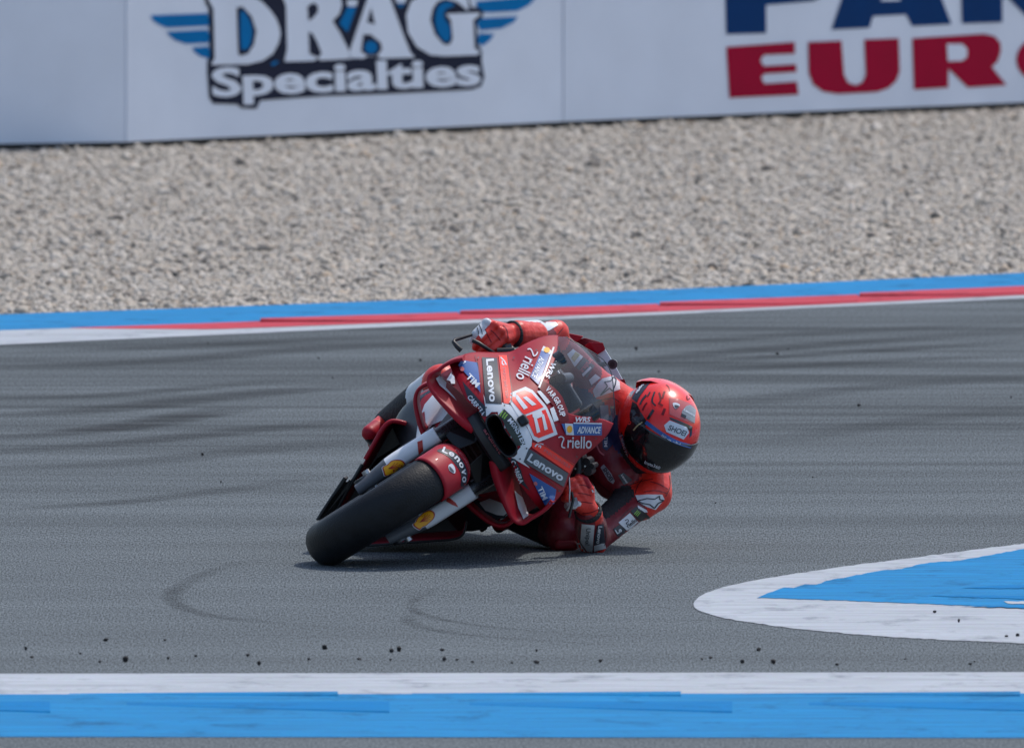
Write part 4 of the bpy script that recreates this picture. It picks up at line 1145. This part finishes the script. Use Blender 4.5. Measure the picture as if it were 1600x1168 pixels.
sh_l, el_l, wr_l = Q(1020, 770, .80), Q(929, 842, .585), Q(918, 806, .42)
hip = Q(885, 660, 1.28); chest = Q(962, 694, .95); mid = Q(925, 685, 1.1)
kn_r, an_r = Q(690, 600, .86), Q(606, 660, 1.20)
kn_l, an_l = Q(882, 834, .70), Q(800, 806, 1.12)
def L(a, b, t): return a.lerp(b, t)
segs = [
    # trunk
    (hip, mid, .150, .150, RED), (mid, chest, .150, .138, RED), (chest, Q(1000, 735, .88), .125, .085, RED), (chest, Q(955, 640, .90), .12, .085, RED),
    (Q(965, 655, .84), Q(985, 700, .80), .06, .065, NAV), (Q(926, 636, .84), Q(905, 660, .92), .07, .08, NAV), (Q(915, 600, .80), Q(930, 640, .86), .045, .06, NAV), (Q(935, 700, .85), Q(960, 735, .80), .075, .08, RED),
    (Q(985, 690, .88), Q(1012, 682, .76), .07, .06, BLK), (Q(990, 650, 1.0), Q(960, 640, 1.15), .085, .09, RED),
    # shoulders
    (sh_r, Q(968, 640, .86), .062, .08, ORA), (sh_l, Q(1015, 745, .84), .064, .07, ORA), (Q(1000, 742, .83), Q(960, 748, .82), .06, .07, RED),
    # right arm
    (sh_r, L(sh_r, el_r, .22), .056, .052, ORA), (L(sh_r, el_r, .22), L(sh_r, el_r, .85), .050, .047, RED), (L(sh_r, el_r, .85), el_r, .047, .045, ORA),
    (el_r + Vector((.02, 0, .012)), L(el_r, wr_r, .15), .044, .045, ORA), (L(el_r, wr_r, .15), L(el_r, wr_r, .62), .046, .042, RED), (L(el_r, wr_r, .4) + Vector((0, 0, .012)), L(el_r, wr_r, .85) + Vector((0, 0, .010)), .040, .036, WHI), (L(el_r, wr_r, .55), wr_r, .040, .034, BLK),
    # left arm
    (sh_l, L(sh_l, el_l, .22), .062, .058, ORA), (L(sh_l, el_l, .2), L(sh_l, el_l, .72), .050, .046, RED), (L(sh_l, el_l, .3) + Vector((-.03, 0, .01)), L(sh_l, el_l, .75) + Vector((-.022, 0, .012)), .052, .045, BLK),
    (L(sh_l, el_l, .72), el_l, .047, .046, RED), (el_l, L(el_l, wr_l, .55), .049, .054, RED), (L(el_l, wr_l, .5), wr_l, .054, .042, RED),
    (Q(930, 848, .585), Q(922, 846, .60), .041, .041, ORA),
    # right leg
    (hip, Q(850, 625, 1.2), .14, .11, RED), (Q(850, 625, 1.2), L(Q(850, 625, 1.2), kn_r, .8), .105, .075, RED), (L(Q(850, 625, 1.2), kn_r, .8), kn_r, .072, .066, ORA),
    (kn_r, L(kn_r, an_r, .35), .064, .060, WHI), (L(kn_r, an_r, .35), an_r, .060, .046, BLK),
    # left leg
    (hip, Q(880, 740, 1.15), .14, .105, RED), (Q(880, 740, 1.15), kn_l, .098, .064, RED), (kn_l, L(kn_l, an_l, .3), .054, .056, RED), (L(kn_l, an_l, .25), an_l, .058, .046, BLK),
    (Q(884, 838, .69), Q(880, 838, .70), .046, .046, RED),
]
body = capsules(segs, 'leather_suit', .0085, BM, rider, 5)
# knee slider
kp = Q(884, 850, .66)
ks = mesh('knee_slider', *[[Vector(v) * 1 + kp for v in box_data((0, 0, 0), (.07, .06, .03))[0]], box_data((0, 0, 0), (1, 1, 1))[1]], M['red_dark'], rider, smooth=False)
b_ = ks.modifiers.new('b', 'BEVEL'); b_.width = .012; b_.segments = 3; bake(ks)

# boots
def boot(name, an, toe, heel):
    return capsules([(an + Vector((0, 0, .005)), an, .042, .042, 1), (an, heel, .040, .034, 0), (heel, toe, .030, .024, 0), (an, L(an, toe, .6), .038, .030, 1), (L(an, toe, .6), toe, .030, .026, 0), (heel + Vector((0, 0, -.012)), toe + Vector((0, 0, -.012)), .022, .018, 3)], name, .006, [M['red'], M['l_orange'], M['l_white'], M['black']], rider, 3)
boot('boot', an_r, Q(577, 676, 1.06), Q(590, 690, 1.26))
boot('boot', an_l, Q(780, 818, .98), Q(780, 808, 1.2))

# gloves: palm, four bent fingers and thumb each
GM = [M['l_orange'], M['l_white'], M['l_black'], M['red']]
def glove(name, wrist, knuck, mids, ends, thumb, cuff, rk, cuffs):
    s = []
    for i, (k, m_, e) in enumerate(zip(knuck, mids, ends)):
        mi = cuffs[i]
        s += [(wrist, k, .030, .0175, 0), (k, m_, .0150, .0128, mi), (m_, e, .0126, .0105, mi), (k + Vector((0, -.006, .004)), k + Vector((.001, -.006, .004)), rk, rk, 0 if mi == 0 else mi)]
    for a, b in zip(knuck[:-1], knuck[1:]): s.append((a, b, .014, .014, 0))
    s += [(wrist, thumb[0], .022, .016, 0), (thumb[0], thumb[1], .0145, .0125, 3), (thumb[1], thumb[2], .0125, .0105, 3)]
    s += [(cuff[0], cuff[1], cuff[2], cuff[3], 0), (cuff[1], cuff[4], cuff[3] * .8, .032, 0)]
    return capsules(s, name, .0034, GM, rider, 2)
KR = [Q(789, 529, .385), Q(783, 519, .38), Q(773, 510, .38), Q(760, 505.5, .385)]
MR = [Q(770, 546, .355), Q(761, 540, .352), Q(751, 530, .352), Q(743, 521, .36)]
ER = [Q(757, 554, .37), Q(749, 550, .372), Q(742, 543, .37), Q(738, 533, .375)]
glove_r = glove('glove', Q(800, 522, .45), KR, MR, ER, [Q(793, 540, .42), Q(775, 550, .42), Q(752, 550, .40)], [Q(836, 523, .54), Q(808, 521, .46), .042, .043, Q(796, 522, .44)], .0145, [0, 0, 0, 1])
KL = [Q(903, 751, .365), Q(898, 763, .355), Q(897, 776, .357), Q(901, 788, .365)]
ML = [Q(891, 752, .345), Q(886.5, 764, .338), Q(886, 777, .338), Q(891, 789, .345)]
EL = [Q(883, 755, .375), Q(880, 766, .375), Q(881, 779, .375), Q(886, 790, .38)]
glove_l = glove('glove', Q(920, 795, .405), KL, ML, EL, [Q(921, 764, .385), Q(914, 749, .375), Q(903, 744, .365)], [Q(923, 813, .46), Q(921, 804, .425), .040, .043, Q(916, 790, .40)], .0145, [0, 0, 0, 1])

def strap(glove_o, c, axis, r):
    axis = axis.normalized(); u = axis.orthogonal().normalized(); v = axis.cross(u)
    V = []; n = 40
    for i in range(n):
        a = 2 * math.pi * i / n; d = u * math.cos(a) + v * math.sin(a)
        for q, h in ((r - .006, -.009), (r, -.009), (r + .003, -.004), (r + .003, .004), (r, .009), (r - .006, .009)):
            V.append(c + d * q + axis * h)
    mesh('wrist_strap', V, grid_faces(n, 6, close_u=True, close_v=True), M['l_black'], glove_o)
strap(glove_l, Q(919, 799, .412), Q(923, 813, .46) - Q(916, 790, .40), .041)
strap(glove_r, Q(801, 522, .45), Q(836, 523, .54) - Q(796, 522, .44), .040)
# ------------------------------------------------------------------ helmet
HC = Q(1028, 666, .72)
rho = R(21)
ri = Vector((math.cos(rho), 0, -math.sin(rho))); dn = Vector((-math.sin(rho), 0, -math.cos(rho)))
fh = (Vector((0, -1, 0)) * .86 + ri * .30 + dn * .40).normalized()
uh = (-dn - fh * (-dn).dot(fh)).normalized(); xh = fh.cross(uh)
HM = Matrix((xh, fh, uh)).transposed()
def hpoint(az, el, k=1.0):
    """az from the face towards the wearer's right, el up"""
    d = Vector((math.sin(az) * math.cos(el), math.cos(az) * math.cos(el), math.sin(el)))
    p = Vector((d.x * .132, d.y * .148, d.z * .140))
    if d.z < 0 and d.y > 0:
        p.y += .018 * (-d.z) * d.y * 2.0; 
    if d.z < -.1: p.x *= 1 - .22 * (-d.z - .1)
    if d.y < 0: p.y *= 1.06
    p.z = max(p.z, -.138)
    return HC + HM @ (p * k)
V = []; nu, nv = 72, 44
for i in range(nu):
    for j in range(nv):
        V.append(hpoint(2 * math.pi * i / nu, R(-78 + 168 * j / (nv - 1))))
F = grid_faces(nu, nv, close_u=True)
helmet = mesh('helmet', V, F, [M['h_red'], M['h_black']], rider)
bm = bmesh.new(); bm.from_mesh(helmet.data); bmesh.ops.recalc_face_normals(bm, faces=bm.faces); bm.to_mesh(helmet.data); bm.free()
# eye port shield
V = []; nu, nv = 57, 25
for i in range(nu):
    az = R(-63 + 126 * i / (nu - 1))
    for j in range(nv):
        e0 = -35 + 12 * (abs(az) / 1.5) ** 2; e1 = 17 - 6 * (abs(az) / 1.5) ** 2
        V.append(hpoint(az, R(e0 + (e1 - e0) * j / (nv - 1)), 1.03))
visor = mesh('visor', V, grid_faces(nu, nv), M['visor'], helmet)
solid(visor, .003, 0)
# crown spoiler
V = []
for i in range(15):
    az = R(180 + (-55 + 110 * i / 14))
    for j, (el, k) in enumerate(((62, 1.0), (50, 1.05), (38, 1.09), (30, 1.11), (28, 1.06), (25, 1.0))):
        V.append(hpoint(az, R(el), k))
mesh('rear_spoiler', V, grid_faces(15, 6), M['h_red'], helmet)
# collar
tube('collar', [Q(975, 712, .84), Q(1008, 700, .78)], [.085, .075], M['l_black'], rider, 24)

ht = tree_of([helmet, visor]); bt = tree_of([body])
def hs(name, data, m, lift=.0015, parent=None): return wrap(name, data, m, parent or helmet, ht, lift, CAM_R, RI)
def bs(name, data, m, lift=.002, parent=None, tree=None): return wrap(name, data, m, parent or body, tree or bt, lift, CAM_R, RI)
H = lambda P: [(960 + x / 9.73, 570 + y / 9.73) for x, y in P]
# helmet graphics
hs('brow_recess', poly(H([(835, 790), (1000, 850), (1185, 935), (1175, 1060), (1140, 1110), (1150, 1000), (980, 890), (850, 830)]), 4), M['h_black'], .0015)
hs('badge', poly([(1037.6, 664), (1046.5, 656.5), (1073, 667), (1076.5, 675.5), (1068, 686.2), (1041, 674.3)], 4), M['pale'], .0022)
hs('lettering', text_px('SHOEI', (1043, 671), (1069.5, 681.2), 8.5, .012, shear=.1), M['navy'], .0032)
hs('blue_strip', ribbon_px([(1009, 659), (1022, 669), (1038, 680), (1058, 690.5), (1080, 697)], 6.0), M['blue'], .002, visor)
hs('lettering', arc_text('Estrella Galicia', [(1033, 681), (1045, 687.5), (1063, 694.5)], 3.6, .01), M['pale'], .003, visor)
hs('lettering', text_px('Insta360', (1006.5, 723.5), (1030.5, 733), 5, .02), M['pale'], .002, visor)
M['h_pink'] = mat('helmet_pale_red', (0.50, 0.085, 0.085), .25, coat=.5, var=.06)
hs('grey_badge', poly([(1045.5, 621), (1060, 623), (1075, 629), (1085, 634), (1086, 650), (1082, 661), (1064, 655), (1046, 647)], 4), M['h_pink'], .0015)
M['h_grey'] = mat('helmet_grey', (0.24, 0.26, 0.28), .3, coat=.4, var=.06)
hs('grey_badge', poly([(1072, 634), (1078, 632.5), (1087, 640), (1085, 661), (1071, 653), (1064, 648), (1066, 641)], 4), M['h_grey'], .0024)
hs('lettering', text_px('Lenovo', (1067.5, 641), (1084, 651), 3.6, .03), M['pale'], .0034)
hs('black_bar', poly([(1064.5, 645.5), (1072, 649), (1071, 653.5), (1064, 650)], 4), M['h_black'], .0034)
hs('emblem', poly(smooth_loop([(1051, 630), (1056, 629), (1062, 632), (1060, 636), (1056, 638.5), (1053, 636)], 3), 4), M['pale'], .0026)
hs('emblem', poly(smooth_loop([(1053.5, 633), (1058, 633), (1061, 635), (1058, 637.5), (1055, 637)], 3), 4), M['navy'], .0034)
for k, (pth, w_) in enumerate([([(1023, 612), (1019, 626), (1024.5, 634)], 2), ([(1030, 613), (1032.5, 624), (1029, 631)], 2), ([(1038.5, 611), (1035, 622)], 2.4), ([(1021, 640), (1016, 648), (1012, 655)], 3.2), ([(1039, 638), (1035, 648)], 3.2),
               ([(1004, 641), (1007, 634), (1011, 629)], 1.8), ([(1010, 617), (1004, 624), (1000, 632)], 2.2), ([(1033, 595), (1040, 594.5)], 2), ([(1031, 631), (1036, 633.5)], 2), ([(1016, 612), (1012, 619)], 1.6), ([(1073, 618), (1074, 624), (1078, 622)], 1.2), ([(1041, 601), (1045, 605), (1046, 611)], 1.0)]):
    hs('dark_stroke', ribbon_px(pth, w_ * 1.3), M['red_dark'] if k % 3 else M['h_black'], .0016)
hs('navy_panel', poly([(987, 622), (998, 603), (1009, 590), (1018, 588), (1020.5, 593), (1011, 604), (1000, 619), (995, 629)], 4), M['navy'], .0016)
hs('grey_panel', poly([(1010, 584), (1024, 580), (1031, 583), (1017, 586.5), (1007, 592), (997, 603), (986, 621), (983, 616), (994, 599)], 4), M['h_grey'], .0016)
for (a, b) in (((1012, 591), (1009, 597)), ((1008, 595), (1004.5, 602)), ((1004, 599), (1000.5, 606)), ((1000, 604), (997.5, 611)), ((996.5, 609), (994, 614))):
    hs('pale_mark', ribbon_px([a, ((a[0] + b[0]) / 2 + .6, (a[1] + b[1]) / 2 + .4), b], 2.2), M['pale'], .0028)
hs('side_sticker', poly([(966, 678), (971.5, 675), (977, 688), (983, 709), (981, 717), (976, 709), (969, 692)], 4), M['h_black'], .0018)
hs('lettering', arc_text('Lenovo', [(968.5, 679.5), (973, 695), (979, 714)], 4.5, .03), M['pale'], .0028)
hs('side_plate', poly([(988, 627), (995, 631), (1001, 643), (1010, 657), (1006, 690), (998, 704), (986, 680), (984, 648)], 4), M['h_black'], .0014)
hs('pivot', poly(ellipse((983.5, 660), 3.2, 3.2), 4), M['h_red'], .003, visor)
hs('gold_mark', ribbon_px([(990, 672), (996, 665), (1004, 659)], 2.0), M['sand'], .003, visor)
hs('chin_vent', poly([(993, 721), (1005, 732), (1002, 737), (996, 733)], 4), M['orange'], .002)
hs('chin_vent', poly([(995, 733), (1004, 738), (1010, 743), (998, 740)], 4), M['h_black'], .002)

# leathers: patches and lettering
def star(pts, w_, tree=None): return merge(*[ribbon_px([pts[i], tuple(np.add(pts[i], pts[(i + 1) % len(pts)]) / 2), pts[(i + 1) % len(pts)]], w_) for i in range(len(pts))])
bs('shoulder_patch', poly([(926, 610), (933, 599), (941, 591), (958, 587), (968, 597), (969, 608), (930, 621)], 4), M['l_white'], .002)
bs('star_emblem', star([(938, 617), (949, 603), (944, 596.5), (954, 595), (959, 588.5), (962.5, 593), (961, 601), (957, 611), (952, 606)], 1.8), M['navy'], .0032)
bs('shoulder_patch', poly([(992.6, 773.5), (1012, 772), (1034.6, 772.4), (1038, 779.5), (1024, 796), (1010.6, 791.5), (997, 784)], 4), M['l_white'], .002)
bs('star_emblem', star([(996, 782.5), (1010.6, 778.5), (1022.6, 779.5), (1030.4, 774.5), (1030.4, 780), (1037, 781.3), (1028, 786), (1022, 793.5), (1015.4, 788), (1004, 786)], 1.8), M['navy'], .0032)
bs('white_patch', poly([(996, 789), (1010, 796), (1012, 800), (1004, 800), (997, 794)], 4), M['l_white'], .002)
bs('black_patch', poly([(985, 798), (994, 791), (1010, 802), (1016, 808), (1004, 816), (995, 810)], 4), M['black'], .002)
for a, b in (((990.5, 803), (996, 797)), ((992.5, 804.5), (998, 798.5)), ((994.8, 806), (1000, 800))):
    bs('claw_mark', ribbon_px([a, tuple(np.add(a, b) / 2), b], 1.1), M['green'], .003)
bs('white_patch', poly([(966, 816), (984, 801), (998, 816), (994, 823), (979, 828)], 4), M['l_white'], .002)
bs('lettering', text_px('riello', (981, 824), (996, 813), 6, .02), M['navy'], .003)
bs('emblem', ribbon_px([(976, 813), (980, 811), (981.5, 814), (978, 817), (980, 818.5)], 1.2), M['navy'], .003)
bs('black_patch', poly([(958, 826), (968, 819), (982, 831), (967, 841)], 4), M['navy'], .002)
bs('lettering', text_px('Le', (964, 834), (972, 829), 7, .03), M['l_white'], .003)
bs('white_patch', poly([(909, 818), (929, 820), (925.5, 862), (918, 861), (907, 846)], 4), M['l_white'], .002)
bs('lettering', text_px('Unipol', (914, 824), (912.5, 850), 9, .01), M['navy'], .003)
bs('black_patch', poly([(934, 820), (943, 818), (945, 848), (928, 850.5), (930, 836)], 4), M['navy'], .002)
bs('lettering', text_px('Lenovo', (934.5, 821), (931.5, 848), 6, .03), M['l_white'], .003)
bs('white_patch', poly([(928, 852), (944, 847), (947, 856), (928, 861)], 4), M['l_white'], .002)
bs('white_patch', poly([(898, 848), (906, 847), (917, 864), (906, 862)], 4), M['l_white'], .002)
M['l_grey'] = mat('grey_patch', (0.30, 0.30, 0.34), .5, var=.08)
bs('chest_patch', poly([(938.5, 730), (943.5, 725), (955, 739), (960.5, 751), (958, 755.5), (950, 750)], 4), M['l_grey'], .002)
bs('lettering', text_px('SHOEI', (941.5, 733), (953.5, 751.5), 6.5, .03), M['navy'], .003)
bs('chest_patch', poly([(965.5, 742), (974, 738), (988, 749), (975, 757.5)], 4), M['grey_st'], .002)
bs('lettering', text_px('Lenovo', (970, 742), (978.5, 755), 3.5, .03), M['l_white'], .003)
bs('chest_patch', poly([(937.5, 633), (950, 632.5), (952.5, 667), (940, 669)], 4), M['l_grey'], .002)
bs('chest_patch', poly([(953.5, 634), (961, 634), (960, 661), (956, 662)], 4), M['l_navy'], .002)
bs('chest_patch', poly([(953.5, 634), (961, 634), (961, 637.5), (953.5, 637.5)], 4), M['sand'], .003)
bs('chest_patch', poly([(941, 682), (955, 674), (966, 672), (962, 690), (948, 704), (942, 700)], 4), M['l_navy'], .002)
bs('lettering', text_px('TIM', (944.5, 682), (944, 698), 5, .03), M['l_white'], .003)
bs('chest_mark', ribbon_px([(932, 694), (937, 705), (944, 711)], 2.5), M['pink'], .002)
bs('white_patch', poly([(886, 553), (895, 545), (911, 557), (898, 573)], 4), M['l_white'], .002)
bs('sand_patch', poly([(892, 559), (899, 549), (906, 554), (897, 565)], 4), M['sand'], .003)
bs('black_patch', poly([(900, 573), (912, 558), (929, 571), (917, 590)], 4), M['grey_st'], .002)
bs('lettering', text_px('aruba.it', (921, 559), (905, 578), 8.5, .02), M['pink'], .003)
bs('white_patch', poly([(909, 584), (922, 572), (924, 575), (911, 588)], 4), M['l_white'], .003)
bs('white_patch', poly([(920, 593), (930, 584), (938, 590), (924, 601)], 4), M['l_white'], .003)
bs('elbow_emblem', merge(ribbon_px([(862, 546), (866, 539), (872, 541), (875, 548), (873, 553)], 1.6), ribbon_px([(865, 548), (868, 543), (871, 545), (872, 551)], 1.6)), M['navy'], .003)
bs('white_patch', poly([(816, 512), (826, 502), (852, 497), (866, 499), (872, 508), (858, 516), (838, 521), (824, 527)], 4), M['l_white'], .002)
bs('grey_patch', poly([(824, 509), (845, 503), (847, 511), (828, 516)], 4), M['l_grey'], .003)
gt = tree_of([glove_r])
bs('white_guard', poly([(741, 506), (752, 505), (760, 520), (752, 529), (746, 520)], 3), M['l_white'], .0015, glove_r, gt)
for a, b in (((744, 506), (748, 522)), ((748, 505), (754, 522))):
    bs('dark_stroke', ribbon_px([a, tuple(np.add(a, b) / 2 + .5), b], 1.2), M['navy'], .0025, glove_r, gt)
gt2 = tree_of([glove_l])
bs('grey_guard', poly([(893, 778), (901, 776), (904, 787), (898, 792), (892, 788)], 3), M['l_grey'], .0015, glove_l, gt2)
bs('white_piping', ribbon_px([(925, 765), (932, 780), (936, 796)], 2.2), M['l_white'], .0015, glove_l, gt2)

# seams of the leathers
for pth in ([(968, 628), (958, 622), (940, 625), (928, 630)], [(1004, 748), (996, 760), (992, 772)], [(1046, 742), (1047, 760), (1040, 775)], [(985, 757), (1000, 752), (1020, 748)], [(906, 820), (905, 838), (912, 858)],
            [(945, 822), (947, 838), (944, 852)], [(968, 812), (978, 800), (988, 792)], [(920, 735), (934, 752), (952, 768)], [(880, 512), (872, 522), (866, 534)], [(812, 506), (815, 520), (812, 536)]):
    bs('seam', ribbon_px(pth, .9), M['black'], .0018)
bs('crease_shade', ribbon_px([(1016, 752), (1030, 756), (1044, 764)], 1.4), M['l_red'], .0016)  # shade of the leather creases, painted as thin crimson ribbons
bs('crease_shade', ribbon_px([(1006, 768), (1024, 766), (1042, 770)], 1.2), M['l_red'], .0016)
for p_, g_, t_ in (([(767, 516), (774, 522), (782, 532)], glove_r, gt), ([(758, 514), (762, 524), (768, 535)], glove_r, gt), ([(786, 508), (792, 516), (794, 528)], glove_r, gt),
                   ([(905, 757), (914, 758), (922, 762)], glove_l, gt2), ([(903, 770), (913, 771), (924, 774)], glove_l, gt2), ([(905, 783), (914, 784), (926, 786)], glove_l, gt2), ([(910, 802), (924, 800), (937, 794)], glove_l, gt2)):
    bs('glove_seam', ribbon_px(p_, 1.3), M['red_dark'], .0012, g_, t_)
